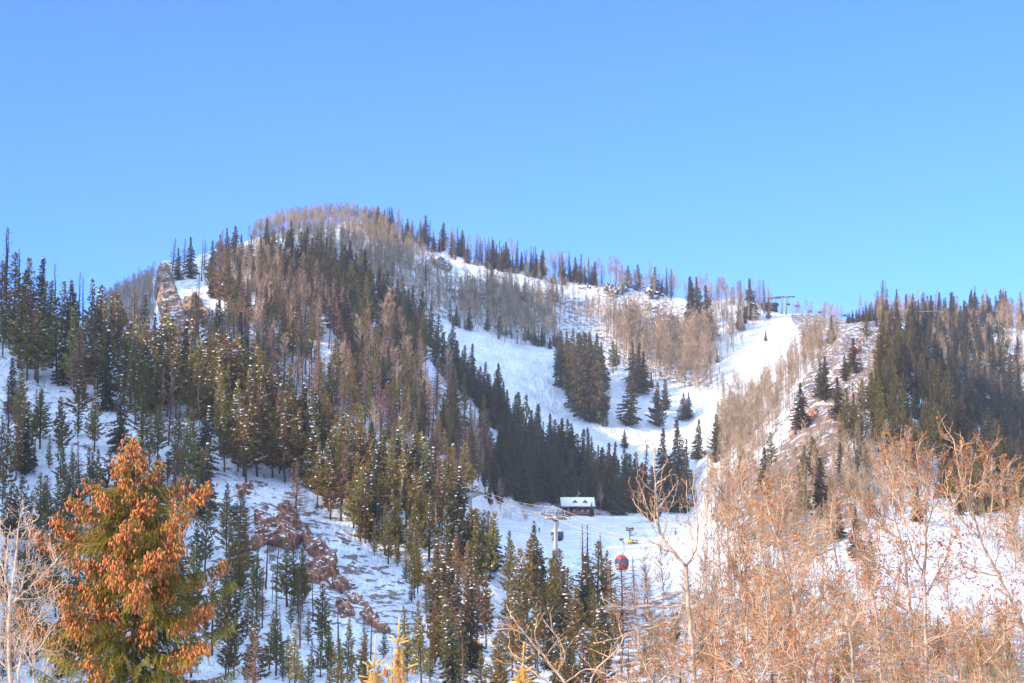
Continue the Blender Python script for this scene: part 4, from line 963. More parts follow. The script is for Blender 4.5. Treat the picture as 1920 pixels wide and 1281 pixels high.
def spruce_fg(name, label, trunk_px, d, prof, explicit, conef, seed, needle=.026, nw=.0085, per_m=300, nmat='needle', levels=None, cones=True, sc=1.0, top_shoots=()):
    global rng
    rng = np.random.default_rng(seed); random.seed(seed)
    yt, yb = trunk_px[0][1], 1500
    txs = [p[0] for p in trunk_px]; tys = [p[1] for p in trunk_px]
    base = P3(np.interp(1500, tys, txs), 1500, d); root_loc = np.array([base[0], base[1], GZ])
    root = thing(name, label, 'spruce tree', tuple(root_loc))
    def tp(y): return P3(np.interp(y, tys, txs), y, d)
    wood = MB(); segs = []; cpos = []
    pts = [root_loc + np.array([0, 0, -.1])] + [tp(y) for y in (1500, 1350, 1200, 1100, 1000, 900, 850, yt + 20, yt) if y > yt - 1]
    Ht = (yb - yt) / FOC * d
    tr = MB(); z = np.array([p[2] for p in pts]); tr.tube(np.array(pts) - root_loc, .012 * sc + .017 * (z.max() - z) ** .9, 8)
    segs.append((tp(yt + 14), tp(yt)))
    limbs = []
    for (ay, tx, ty, dz) in explicit:
        t = P3(tx, ty, d + dz * d / 30); limbs.append((tp(ay), t, 1.0, ty))
    for (ay, tx, ty, dz) in explicit:
        for _ in range(1):
            t = P3(tx * .93 + .07 * 250 + random.uniform(-14, 14), ty + random.uniform(-4, 18), d + dz * d / 30 + random.uniform(-.22, .22)); limbs.append((tp(ay + random.uniform(-5, 8)), t, 1.0, ty))
    n = int((levels or 60)); ys = np.linspace(yt + 12, 1490, n)
    for i, y in enumerate(ys):
        R = np.interp(y, prof[0], prof[1]) / FOC * d
        for q in range(2 if y < 900 else 3):
            az = i * 2.399 + q * 2.1 + random.uniform(-.4, .4); ln = R * random.uniform(.3, .66)
            a = tp(y); t = a + np.array([math.cos(az) * ln, math.sin(az) * ln, -ln * random.uniform(.0, .35) if y > 900 else ln * random.uniform(0, .5)])
            limbs.append((a, t, .9, y))
    for a, t, wgt, ty in limbs:
        L0 = np.linalg.norm(t - a); ns = max(3, int(L0 / .055)); hd = (t - a) / L0; side = np.cross(hd, (0, 0, 1.0)); side /= np.linalg.norm(side) + 1e-9
        f = np.linspace(0, 1, ns + 1)[:, None]; c = a + (t - a) * f; c[:, 2] += (-.16 * L0 * np.sin(f[:, 0] * math.pi) + .05 * L0 * f[:, 0] ** 4)
        c += rng.normal(size=c.shape) * .008
        wood.tube(c - root_loc, .012 * (1 - f[:, 0] * .8) * min(1.3, L0 + .2), 4, cap=False)
        has = cones and random.random() < conef(ty)
        for s in range(1, ns + 1):
            ff = s / ns
            if ff < .12: continue
            segs.append((c[s - 1], c[s]))
            for sg in (-1, 1, random.choice((-1, 1))):
                if random.random() < .12: continue
                tl = (.12 + .24 * math.sin(min(1, ff * 1.15) * math.pi) ** .7) * random.uniform(.55, 1.15) * min(1, .45 + L0 * .6) * sc
                dr = hd * .55 + side * sg * random.uniform(.3, .9) + np.array([0, 0, random.uniform(-1.1, -.15)])
                dr /= np.linalg.norm(dr); m = c[s] + dr * tl * .55; e = m + (dr + np.array([0, 0, -.5])) * tl * .5
                segs.append((c[s], m)); segs.append((m, e))
                if has and ff > .5 and random.random() < .35 + .6 * (ff - .5) * 2:
                    for k in range(random.choice((3, 4, 5, 6))): cpos.append(c[s] * .4 + e * .6 + rng.normal(size=3) * .06)
            if has and ff > .5:
                for k in range(random.choice((0, 0, 1, 2))): cpos.append(c[s] + rng.normal(size=3) * .03)
        segs.append((c[-1], c[-1] + hd * .05 + np.array([0, 0, .03])))
    for p0, p1 in top_shoots: segs.append((P3(*p0, d), P3(*p1, d)))
    out = []; needle_brush(segs, needle, nw, per_m, out)
    V = np.concatenate([v for v, f in out]) - root_loc; F = out[0][1]
    link('trunk', tr.mesh('trunk', [M['coneb']], True), root); wood.build('branches', M['coneb'], root)
    link('foliage', mesh_from('foliage', V, F, [M[nmat]]), root)
    return root, root_loc, cpos

CONE = cone_mesh()
def hang_cones(root, loc, cpos, length=.095):
    random.shuffle(cpos); vv = np.empty(len(CONE.vertices) * 3, np.float32); CONE.vertices.foreach_get('co', vv); vv = vv.reshape(-1, 3)
    ff = [tuple(p.vertices) for p in CONE.polygons]; front = sorted(cpos, key=lambda p: p[1])[:100]; fs = {id(p) for p in front}
    Vs = []; Fs = []; n = 0
    for p in cpos:
        l = length * random.uniform(.75, 1.15); E = (random.gauss(0, .28), random.gauss(0, .28), random.uniform(0, 6.28))
        if id(p) in fs:
            o = link('cone', CONE, root); o.location = p - loc; o.scale = (l, l, l); o.rotation_euler = E
        else:
            R = np.array(Matrix.Rotation(E[0], 3, 'X') @ Matrix.Rotation(E[1], 3, 'Y') @ Matrix.Rotation(E[2], 3, 'Z'))
            Vs.append((vv * np.array([1, 1, 1]) * l) @ R.T + (p - loc)); Fs += [tuple(i + n for i in f) for f in ff]; n += len(vv)
    if Vs: o = link('cone_clusters', mesh_from('cone_clusters', np.concatenate(Vs), Fs, [M['cone']]), root); o['kind'] = 'stuff'

prof = ([812, 835, 870, 890, 905, 940, 1000, 1060, 1100, 1150, 1200, 1290, 1500], [6, 20, 40, 42, 75, 100, 130, 135, 150, 168, 180, 195, 215])
expl = [(985, 64, 1000, -.3), (935, 135, 938, 0), (905, 162, 903, .2), (1075, 78, 1086, -.2), (1130, 37, 1151, 0), (1040, 154, 1059, -.5), (1170, 39, 1182, .3), (885, 225, 872, -.2), (868, 297, 868, 0),
        (890, 347, 899, .2), (935, 386, 915, -.1), (975, 345, 975, -.4), (1040, 421, 1061, -.1), (1080, 437, 1100, .1), (1120, 390, 1143, -.6), (1165, 439, 1170, 0), (1220, 449, 1264, -.2), (960, 110, 975, .3),
        (1000, 330, 1010, -.8), (1060, 260, 1090, -1.4), (1020, 210, 1050, -1.2), (1000, 300, 1040, -1.3), (1120, 120, 1140, -.9), (1200, 90, 1230, -.6), (1230, 60, 1262, .2), (1190, 380, 1215, -.8), (900, 190, 925, -.5), (950, 250, 975, -1.0), (1260, 430, 1300, 0)]
r_, l_, cp_ = spruce_fg('cone_spruce', 'big spruce top hung with orange brown cones in the left foreground', [(246, 812), (250, 900), (252, 1100), (255, 1500)], 30, prof, expl,
                        lambda y: float(np.interp(y, [830, 980, 1080, 1180, 1300], [1, .95, .6, .3, .05])), 5, levels=62,
                        top_shoots=[((246, 812), (243, 806)), ((248, 824), (262, 812)), ((247, 826), (236, 818)), ((246, 836), (268, 826))])
hang_cones(r_, l_, cp_, .074)

def golden(name, label, shoots, trunk_px, d, seed, cones):
    root, loc, _ = spruce_fg(name, label, trunk_px, d, ([1150, 1262, 1300, 1500], [1, 10, 60, 90]), [], None, seed, needle=.017, nw=.0045, per_m=420, nmat='gold', levels=28, cones=False, sc=.6)
    for c in root.children:
        if c.name.startswith('foliage'):
            out = []; sh = []
            for a, b in shoots:
                k = random.uniform(-.12, .12); sh.append((P3(*a, d), P3(*b, d + k)))
            needle_brush(sh, .017, .0042, 900, out); V = out[0][0] - loc
            link('shoot_tips', mesh_from('shoot_tips', V, out[0][1], [M['gold']]), root)
            wb = MB()
            for a, b in sh: wb.tube(np.array([a, b]) - loc, .007, 5)
            wb.build('shoot_stems', M['gold'], root)
            break
    for x, y in cones:
        o = link('cone', CONE, root); o.location = P3(x, y, d - .05) - loc; o.scale = (.09, .09, .085)
z_ = lambda zx, zy: (660 + zx * .11, 1140 + zy * .11)
golden('golden_spruce', 'taller golden young spruce tip at the bottom of the photo', [(z_(785, 585), z_(812, 160)), (z_(785, 585), z_(670, 470)), (z_(780, 590), z_(610, 520)), (z_(800, 570), z_(880, 475)), (z_(800, 575), z_(990, 480)),
        (z_(800, 600), z_(960, 560)), (z_(785, 585), z_(785, 1060)), (z_(780, 700), z_(730, 660)), (z_(785, 740), z_(890, 700)), (z_(780, 820), z_(700, 790)), (z_(785, 850), z_(880, 810)), (z_(780, 930), z_(720, 930)),
        (z_(790, 960), z_(860, 930)), (z_(780, 1060), z_(560, 970)), (z_(780, 1060), z_(880, 1010)), (z_(880, 1050), z_(1130, 940)), (z_(780, 1050), z_(620, 1030)), (z_(785, 1060), z_(790, 1300)), (z_(780, 1150), z_(640, 1180)), (z_(785, 1200), z_(900, 1230))],
       [(z_(785, 585)), (z_(785, 1060)), (746, 1500)], 20, 21, [z_(780, 700), z_(755, 880), z_(550, 1020), z_(870, 1060), z_(1015, 1020), z_(590, 1050), z_(800, 1180)])
golden('golden_spruce', 'shorter golden young spruce tip just left of the taller golden one', [(z_(375, 1010), z_(410, 455)), (z_(370, 1030), z_(180, 920)), (z_(375, 1010), z_(290, 880)), (z_(390, 1000), z_(490, 850)), (z_(390, 1010), z_(615, 840)),
        (z_(375, 1010), z_(370, 1300)), (z_(370, 1200), z_(120, 1160)), (z_(375, 1190), z_(520, 1110)), (z_(270, 1130), z_(270, 1000)), (z_(370, 1240), z_(200, 1250)), (z_(375, 1240), z_(480, 1230)), (z_(370, 1180), z_(300, 1080))],
       [(z_(375, 1010)), (701, 1270), (702, 1500)], 20.4, 22, [])
golden('golden_spruce', 'small golden spruce tip among the withered twigs at the bottom', [((980, 1240), (983, 1203)), ((980, 1240), (966, 1228)), ((980, 1240), (996, 1230)), ((980, 1240), (979, 1290)), ((980, 1262), (962, 1255)), ((980, 1262), (1000, 1250)), ((979, 1278), (960, 1272)), ((979, 1278), (999, 1270))],
       [(980, 1240), (979, 1280), (978, 1500)], 22, 23, [])

def cottonwood(name, label, paths, d, seed, leaf=1.0, bark='cotton', twig='twig', dens=1.0, l1=(.35, .95), group=None, droopy=0.0, rmul=1.0):
    global rng
    rng = np.random.default_rng(seed); random.seed(seed)
    x0, y0 = paths[0][0][0]; b = P3(x0, y0, d); loc = np.array([b[0], b[1], GZ])
    root = thing(name, label, 'cottonwood tree' if leaf else 'bare tree', tuple(loc), 0, group)
    wood = MB(); tw = MB(); LO = []; LD = []
    px = d / FOC
    def curve(p, dr, ln, n, wig, up):
        pts = [p]; dr = dr / np.linalg.norm(dr)
        for i in range(n):
            dr = dr + rng.normal(size=3) * wig + np.array([0, 0, up]); dr /= np.linalg.norm(dr); pts.append(pts[-1] + dr * ln / n)
        return np.array(pts)
    def leaves(p, k):
        for _ in range(k): LO.append(p + rng.normal(size=3) * .016); LD.append(rng.normal(size=3) + np.array([0, 0, -.6]))
    def spread(pts, level):
        seg = np.linalg.norm(np.diff(pts, axis=0), axis=1); tot = seg.sum(); cum = np.concatenate([[0], np.cumsum(seg)])
        step = (.12, .075, .055)[level - 1] / dens; s = step * (1.2 if level > 1 else .6)
        while s < tot:
            i = min(len(seg) - 1, int(np.searchsorted(cum, s) - 1)); t = (s - cum[i]) / (seg[i] + 1e-9); p = pts[i] * (1 - t) + pts[i + 1] * t
            tan = (pts[i + 1] - pts[i]) / (seg[i] + 1e-9); r = rng.normal(size=3); r -= (r @ tan) * tan; r /= np.linalg.norm(r)
            dr = tan * random.uniform(.45, .9) + r * random.uniform(.6, 1.0); fr = s / tot
            if level == 1:
                c = curve(p, dr, random.uniform(*l1) * (1.1 - .55 * fr), 7, .16, .10 - droopy); tw.tube(c, np.linspace(.0078, .003, 8), 4, cap=False); spread(c, 2)
            elif level == 2:
                c = curve(p, dr, random.uniform(.12, .38) * (1.1 - .4 * fr), 4, .2, .12); tw.tube(c, np.linspace(.0048, .0026, 5), 3, cap=False); spread(c, 3)
                if random.random() < .6 * leaf: leaves(c[-1], random.choice((2, 3, 4)))
            else:
                c = curve(p, dr, random.uniform(.04, .12), 2, .2, .1); tw.tube(c, [.0032, .0028, .002], 3, cap=False)
                if random.random() < .42 * leaf: leaves(c[-1], random.choice((1, 2, 2, 3)))
            s += step * random.uniform(.6, 1.4)
    for k, (pp, r0, r1) in enumerate(paths):
        n = len(pp); dz = np.cumsum([0] + [random.uniform(-.12, .12) for _ in range(n - 1)]) if k else np.zeros(n)
        c = np.array([P3(x, y, d + q) for (x, y), q in zip(pp, dz)])
        if k == 0: c = np.concatenate([[[c[0][0], c[0][1], GZ - .1]], c])
        f = np.linspace(0, 1, len(c)); fi = np.linspace(0, 1, len(c) * 4); c = np.stack([np.interp(fi, f, c[:, i]) for i in range(3)], 1)
        ker = np.array([1, 2, 1.]) / 4; cs = c.copy()
        for _ in range(3): cs[1:-1] = cs[:-2] * .25 + cs[1:-1] * .5 + cs[2:] * .25
        cs[1:-1] += rng.normal(size=cs[1:-1].shape) * .006
        wood.tube(cs, np.linspace(r0, r1, len(cs)) * px * rmul, 7); m = cs[cs[:, 2] > P3(x0, 1380, d)[2]]
        if len(m) > 2: spread(m, 1 if (r0 > 1.3) else 2)
    wood.V = [v - loc for v in wood.V]; tw.V = [v - loc for v in tw.V]
    wood.build('trunk', M[bark], root, True); tw.build('twigs', M[twig], root)
    if LO:
        LO = np.array(LO); LD = np.array(LD); LD /= np.linalg.norm(LD, axis=1)[:, None]; n = len(LO)
        r = rng.normal(size=(n, 3)); s = np.cross(LD, r); s /= np.linalg.norm(s, axis=1)[:, None]; ln = rng.uniform(.022, .05, n)[:, None]; w = ln * rng.uniform(.22, .42, (n, 1))
        nn = np.cross(LD, s); mid = LO + LD * ln * .5
        V = np.stack([LO, mid + s * w + nn * w * .5, LO + LD * ln, mid - s * w + nn * w * .5], 1).reshape(-1, 3) - loc
        ix = np.arange(n)[:, None] * 4; F = np.concatenate([ix + np.array([0, 1, 2]), ix + np.array([0, 2, 3])])
        link('withered_leaves', mesh_from('withered_leaves', V, F, [M['leaf']]), root)
    return len(tw.F)

cottonwood('cottonwood_tree', 'tallest forked cottonwood whose left fork stands against the groomed run', [
    ([(1318, 1420), (1302, 1281), (1298, 1200), (1290, 1130), (1287, 1062)], 6.5, 4.2),
    ([(1287, 1062), (1264, 1038), (1243, 1012), (1233, 985), (1231, 930), (1227, 880), (1228, 840)], 4, 1.25), ([(1233, 985), (1214, 952), (1203, 918), (1192, 895)], 1.6, .8),
    ([(1232, 905), (1250, 897), (1260, 880)], 1.2, .7), ([(1232, 955), (1256, 925), (1272, 900)], 1.2, .7), ([(1244, 1010), (1250, 965), (1263, 938), (1270, 910)], 1.2, .7), ([(1228, 990), (1205, 965), (1185, 935)], 1.2, .7),
    ([(1287, 1062), (1301, 1040), (1308, 1012), (1309, 985), (1304, 950), (1298, 925), (1303, 884)], 3, .9), ([(1309, 985), (1322, 965), (1336, 925)], 1.2, .7), ([(1304, 955), (1317, 935), (1326, 908)], 1.2, .7),
    ([(1300, 1040), (1296, 1000), (1289, 970), (1287, 900)], 1.3, .8),
    ([(1291, 1130), (1250, 1140), (1210, 1135), (1165, 1142), (1125, 1120)], 2.2, 1), ([(1296, 1180), (1270, 1152), (1235, 1176), (1190, 1182), (1150, 1200), (1112, 1206)], 2.4, 1),
    ([(1298, 1225), (1250, 1205), (1200, 1200), (1160, 1216), (1133, 1240)], 2.2, 1), ([(1301, 1262), (1240, 1232), (1180, 1242), (1138, 1258)], 2.0, 1), ([(1297, 1155), (1308, 1172), (1316, 1196)], 2, 1),
    ([(1291, 1100), (1330, 1070), (1345, 1030)], 1.6, .8), ([(1299, 1220), (1340, 1180), (1360, 1120)], 1.8, .8)], 32, 51, rmul=.85, dens=.62, l1=(.25, .7), leaf=.8)
cottonwood('cottonwood_tree', 'low spreading cottonwood limb with withered leaves left of the forked one', [
    ([(1150, 1450), (1100, 1330), (1045, 1262), (1015, 1225), (985, 1190), (965, 1165), (950, 1135)], 3.6, 1), ([(985, 1190), (960, 1178), (925, 1181)], 1.5, .8), ([(1045, 1262), (1062, 1232), (1050, 1200), (1018, 1160)], 1.7, .8),
    ([(1100, 1330), (1020, 1276), (970, 1240), (952, 1212)], 2, .8), ([(1015, 1225), (1000, 1185), (1012, 1150)], 1.5, .8), ([(1100, 1330), (1110, 1260), (1170, 1210), (1160, 1170)], 2, .8), ([(1060, 1280), (1100, 1250), (1140, 1265)], 1.5, .8)], 24, 52, dens=.6, l1=(.12, .42), leaf=1.0)
CW = [('slender pale cottonwood with two upright leaders right of the forked one', [([(1397, 1420), (1400, 1250), (1401, 1150), (1398, 1060), (1390, 1010), (1393, 980)], 3.6, 1.4), ([(1397, 1150), (1387, 1050), (1382, 950), (1380, 872)], 1.6, .8), ([(1397, 1150), (1377, 1060), (1374, 940), (1371, 880)], 1.5, .8), ([(1398, 1060), (1412, 1020), (1422, 965)], 1.5, .8)], 34, 1.1),
      ('bent cottonwood in front of the low flank spruce', [([(1500, 1430), (1492, 1281), (1500, 1180), (1479, 1090), (1456, 1005), (1441, 960), (1433, 905)], 4, .9), ([(1479, 1090), (1510, 1040), (1532, 975)], 1.8, .8), ([(1492, 1281), (1425, 1180), (1405, 1110)], 2, .8), ([(1497, 1210), (1550, 1140), (1570, 1090)], 2, .8), ([(1460, 1020), (1470, 950), (1465, 900)], 1.5, .8)], 30, 1.3),
      ('straight trunked cottonwood in front of the white meadow', [([(1736, 1430), (1739, 1281), (1735, 1180), (1733, 1090), (1736, 1000), (1736, 930), (1720, 870), (1716, 830)], 4.6, 1), ([(1736, 1000), (1750, 950), (1757, 880)], 1.7, .8), ([(1734, 1080), (1708, 1035), (1700, 990), (1682, 930), (1661, 850)], 2.2, .8), ([(1737, 1200), (1775, 1190), (1805, 1150)], 1.8, .8), ([(1735, 1120), (1770, 1060), (1785, 1000)], 1.8, .8), ([(1738, 1240), (1700, 1190), (1650, 1180)], 2, .8), ([(1736, 960), (1700, 900), (1690, 840)], 1.5, .8)], 28, 1.15),
      ('curving cottonwood just left of the straight trunked one', [([(1722, 1430), (1713, 1240), (1704, 1100), (1690, 1012), (1672, 965), (1676, 920), (1664, 870), (1657, 830)], 3.4, 1), ([(1690, 1012), (1652, 990), (1630, 940)], 1.6, .8), ([(1704, 1100), (1650, 1060), (1610, 1040)], 1.8, .8), ([(1676, 930), (1700, 890), (1708, 845)], 1.4, .8), ([(1708, 1150), (1660, 1120), (1620, 1120)], 1.8, .8)], 31, 1.15),
      ('leaning cottonwood with a fan of upright shoots left of the right edge', [([(1975, 1400), (1935, 1230), (1908, 1150), (1872, 1080), (1836, 1010), (1821, 950), (1816, 905), (1830, 850)], 4.6, 1), ([(1821, 950), (1800, 900), (1790, 838)], 1.7, .8), ([(1821, 945), (1845, 895), (1852, 850)], 1.6, .8), ([(1836, 1010), (1790, 960), (1770, 920)], 1.8, .8), ([(1872, 1080), (1820, 1070), (1790, 1050)], 1.8, .8), ([(1908, 1150), (1850, 1150), (1810, 1180)], 1.8, .8), ([(1818, 960), (1806, 930), (1812, 870)], 1.3, .8)], 27, 1.0),
      ('cottonwood trunk cut by the right edge of the photo', [([(2000, 1300), (1945, 1130), (1918, 1042), (1892, 1012), (1881, 950), (1878, 898)], 3.6, 1), ([(1945, 1130), (1930, 1010), (1926, 950)], 2, .8), ([(1892, 1012), (1912, 960), (1905, 905)], 1.5, .8), ([(1960, 1180), (1890, 1170), (1870, 1220)], 1.8, .8)], 33, 1.1),
      ('cottonwood with reddish leaf tufts in the middle of the brush', [([(1612, 1430), (1600, 1281), (1594, 1180), (1576, 1090), (1562, 1020), (1556, 965)], 3.4, 1), ([(1594, 1180), (1640, 1100), (1652, 1030)], 1.8, .8), ([(1585, 1130), (1530, 1080), (1515, 1030)], 1.8, .8), ([(1600, 1281), (1560, 1210), (1540, 1180)], 2, .8), ([(1600, 1240), (1650, 1200), (1670, 1150)], 2, .8)], 36, 1.3),
      ('crooked cottonwood leaning right at the bottom', [([(1335, 1450), (1375, 1300), (1440, 1210), (1495, 1155), (1530, 1140)], 3, 1), ([(1375, 1300), (1352, 1220), (1332, 1150)], 1.8, .8), ([(1440, 1210), (1440, 1150), (1425, 1100)], 1.7, .8), ([(1400, 1260), (1470, 1250), (1520, 1230)], 1.8, .8)], 29, 1.5),
      ('small cottonwood with drooping twigs at the bottom right', [([(1845, 1450), (1835, 1320), (1840, 1250), (1820, 1190), (1790, 1170)], 2.6, 1), ([(1835, 1320), (1790, 1270), (1750, 1260)], 1.6, .8), ([(1840, 1250), (1880, 1210), (1890, 1160)], 1.6, .8)], 30, 1.0),
      ('thin cottonwood behind the straight trunked one', [([(1655, 1430), (1652, 1281), (1648, 1180), (1630, 1080), (1600, 1010), (1590, 950)], 2.4, .9), ([(1648, 1180), (1680, 1120), (1690, 1060)], 1.6, .8), ([(1630, 1080), (1650, 1020), (1645, 960)], 1.4, .8)], 42, 1.2),
      ('leafy cottonwood low in the brush below the forked one', [([(1250, 1450), (1235, 1330), (1225, 1281), (1200, 1230), (1195, 1180)], 2.6, 1), ([(1235, 1330), (1180, 1285), (1150, 1270)], 1.8, .8), ([(1228, 1290), (1270, 1240), (1275, 1200)], 1.8, .8)], 30, 1.5),
      ('thick leafy cottonwood at the bottom between the crooked and the reddish one', [([(1560, 1460), (1545, 1330), (1520, 1270), (1480, 1230), (1460, 1200)], 3, 1), ([(1545, 1330), (1580, 1270), (1620, 1250)], 1.8, .8), ([(1520, 1270), (1530, 1220), (1560, 1190)], 1.8, .8)], 27, 1.6),
      ('short cottonwood with rust coloured leaves at the left foot of the brush', [([(1440, 1470), (1420, 1340), (1400, 1281), (1370, 1240), (1340, 1225)], 3, 1), ([(1420, 1340), (1360, 1300), (1310, 1290)], 1.8, .8), ([(1410, 1300), (1440, 1250), (1450, 1200)], 1.8, .8)], 25, 1.5)]
CW += [('rear cottonwood filling the brush right of the slender pale one', [([(1470, 1430), (1465, 1281), (1450, 1180), (1440, 1090), (1425, 1020), (1420, 990)], 2.6, .9), ([(1450, 1180), (1490, 1110), (1500, 1050)], 1.5, .8), ([(1462, 1260), (1420, 1200), (1410, 1140)], 1.5, .8)], 44, 1.2),
       ('rear cottonwood low in front of the olive spruces', [([(1560, 1430), (1552, 1281), (1535, 1190), (1530, 1110), (1512, 1050)], 2.6, .9), ([(1535, 1190), (1575, 1130), (1590, 1080)], 1.5, .8), ([(1550, 1270), (1500, 1210), (1490, 1150)], 1.5, .8)], 46, 1.2),
       ('rear cottonwood with a broad crown at the lower right', [([(1790, 1430), (1785, 1290), (1790, 1200), (1775, 1120), (1780, 1060)], 2.6, .9), ([(1790, 1200), (1830, 1150), (1850, 1100)], 1.5, .8), ([(1786, 1270), (1740, 1210), (1735, 1160)], 1.5, .8)], 43, 1.2),
       ('rear cottonwood with tangled twigs below the middle of the white meadow', [([(1690, 1430), (1686, 1300), (1670, 1230), (1680, 1160), (1665, 1100)], 2.6, .9), ([(1670, 1230), (1630, 1180), (1610, 1150)], 1.5, .8), ([(1686, 1300), (1730, 1250), (1745, 1200)], 1.5, .8)], 45, 1.3),
       ('rear cottonwood behind the forked one at the left edge of the brush', [([(1340, 1430), (1338, 1290), (1345, 1200), (1350, 1120), (1345, 1060)], 2.4, .9), ([(1345, 1200), (1310, 1150), (1300, 1100)], 1.4, .8), ([(1338, 1280), (1380, 1220), (1390, 1170)], 1.4, .8)], 45, 1.2),
       ('rear cottonwood at the right edge among the tan stems', [([(1900, 1430), (1895, 1290), (1880, 1200), (1890, 1120), (1870, 1060)], 2.6, .9), ([(1880, 1200), (1920, 1140), (1935, 1080)], 1.5, .8), ([(1895, 1280), (1850, 1230), (1835, 1190)], 1.5, .8)], 42, 1.2)]
for k, (lb, pp, d, lf) in enumerate(CW): cottonwood('cottonwood_tree', lb, pp, d, 60 + k, dens=.9, l1=(.28, .85), leaf=lf, rmul=1.0)
cottonwood('bare_tree', 'pale leafless tree with upswept twigs at the left edge', [
    ([(22, 1430), (21, 1281), (15, 1175), (20, 1115), (30, 1050), (33, 1005), (38, 962)], 5.5, .9), ([(19, 1120), (6, 1065), (-12, 1025)], 2.4, .9), ([(20, 1140), (42, 1100), (50, 1040), (62, 975)], 2, .8), ([(24, 1130), (60, 1098), (95, 1065), (118, 1035)], 1.7, .7),
    ([(35, 1281), (37, 1230), (52, 1180), (78, 1150), (112, 1135)], 2.4, .8), ([(20, 1160), (-5, 1130), (-30, 1120)], 1.8, .8), ([(36, 1250), (80, 1210), (100, 1170)], 1.8, .8), ([(22, 1240), (60, 1190), (90, 1120), (105, 1050)], 1.7, .8), ([(15, 1180), (8, 1120), (14, 1020), (20, 985)], 1.8, .8), ([(37, 1230), (20, 1200), (-10, 1190)], 1.8, .8),
    ([(21, 1260), (-10, 1230), (-20, 1180)], 1.8, .8)], 26, 90, leaf=0, bark='pale', twig='pale', dens=.9, l1=(.3, .6))
cottonwood('bare_tree', 'second pale leafless tree rising behind the cone laden spruce at the lower left', [
    ([(60, 1450), (62, 1300), (66, 1240), (58, 1180), (60, 1130)], 2.6, .8), ([(62, 1300), (90, 1240), (120, 1180)], 1.6, .8), ([(64, 1260), (40, 1210), (34, 1160)], 1.6, .8), ([(64, 1290), (110, 1260), (150, 1230)], 1.6, .8)], 34, 91, leaf=0, bark='pale', twig='pale', dens=.8, l1=(.3, .7))
# ------------------------------------------------------------------ lift, lodge, people
random.seed(3); rng = np.random.default_rng(3)
def nrm(v): v = np.asarray(v, float); return v / np.linalg.norm(v)
def frame(dirv):
    """columns: along, across, up"""
    a = nrm(dirv); s = nrm(np.cross(a, (0, 0, 1.0))); u = np.cross(s, a); return np.stack([a, s, u], 1)

T1 = P3(1042, 972, 300.0); T2 = P3(882, 928, 345.0); T0 = T1 + (T1 - T2) * 1.05 + np.array([0, 0, .4]); T3 = T2 + (T2 - T1) * 1.6 + np.array([0, 0, 6.0])
def lift_tower(top, line, label, h):
    R = frame(np.array([line[0], line[1], 0])); Rl = frame(line); t = thing('lift_tower', label, 'lift tower', tuple(top - np.array([0, 0, h])), 0, 'gondola lift towers')
    loc = top - np.array([0, 0, h]); o = np.array([0, 0, h])
    b = MB(); b.tube([(0, 0, -1.5), (0, 0, h * .55), (0, 0, h - .35)], [.42, .36, .30], 16); b.tube([(0, 0, -.2), (0, 0, .1)], [.6, .6], 16); b.build('shaft', M['steel'], t, True)
    b = MB(); s = R[:, 1]; b.box(o, (.45, 3.6, .4), R=R); b.box(o + s * 0, (.8, .9, .7), R=R); b.build('crossarm', M['steel'], t)
    b = MB()
    for k in (-1, 1): b.tube([o + s * k * 1.5 + (0, 0, .3), o + s * k * 1.5 + (0, 0, 1.3)], .07, 6)
    b.tube([o - s * 1.5 + (0, 0, 1.3), o + s * 1.5 + (0, 0, 1.3)], .05, 6)
    b.tube([o + (0, 0, .2), o + (0, 0, 1.9)], .07, 6); b.tube([o - s * .45 + (0, 0, 1.1), o - s * .45 + (0, 0, 2.0), o + s * .45 + (0, 0, 2.0), o + s * .45 + (0, 0, 1.1)], .08, 6)
    b.build('lifting_frame', M['steel'], t)
    for k in (-1, 1):
        c = o + s * k * 1.5 + (0, 0, .25); b = MB(); a = Rl[:, 0]
        b.tube([c - a * 2.6, c + a * 2.6], .11, 6); b.tube([c - a * 2.4 + s * .25, c + a * 2.4 + s * .25], .06, 6)
        sh = b.build('sheave_train', M['steel'], t)
        for i in range(8):
            w = MB(); p = c + a * (i - 3.5) * .66 + (0, 0, .16); w.tube([p - s * .08, p + s * .08], .24, 12); w.build('sheave', M['darkmetal'], sh)
    b = MB(); b.tube([(.3, -.35, .5), (.26, -.30, h - .8)], .03, 4); b.tube([(-.1, -.45, .5), (-.1, -.38, h - .8)], .03, 4)
    for i in range(int(h / .4)): b.tube([(.3, -.36, .5 + i * .38), (-.1, -.42, .5 + i * .38)], .02, 4, cap=False)
    b.build('ladder', M['steel'], t)
g1 = ground_at(1042, 300)[2]; g2 = ground_at(882, 345)[2]
lift_tower(T1, T1 - T2, 'near steel lift tower with a gondola cabin right behind its shaft', T1[2] - g1)
lift_tower(T2, T1 - T2, 'far steel lift tower half hidden by the golden pine', T2[2] - g2)
S_ = frame(np.array([(T1 - T2)[0], (T1 - T2)[1], 0]))[:, 1]
def rope_pt(side, t):
    """t: 0 at the far tower, 1 at the near tower, 2 at the valley end"""
    off = S_ * side * 1.5 + np.array([0, 0, .62])
    if t < 0: a, b, u = T2, T3, -t
    elif t < 1: a, b, u = T2, T1, t
    else: a, b, u = T1, T0, t - 1
    return a + (b - a) * u + off + np.array([0, 0, -1.1 * 4 * u * (1 - u)])
for side, lb in ((-1, 'left haul rope of the gondola lift'), (1, 'right haul rope of the gondola lift')):
    b = MB(); b.tube([rope_pt(side, t) for t in np.linspace(-1, 2, 61)], .05, 5)
    tag(b.build('haul_rope', M['rope'], None, True), lb, 'cable', 'ropes of the gondola lift')
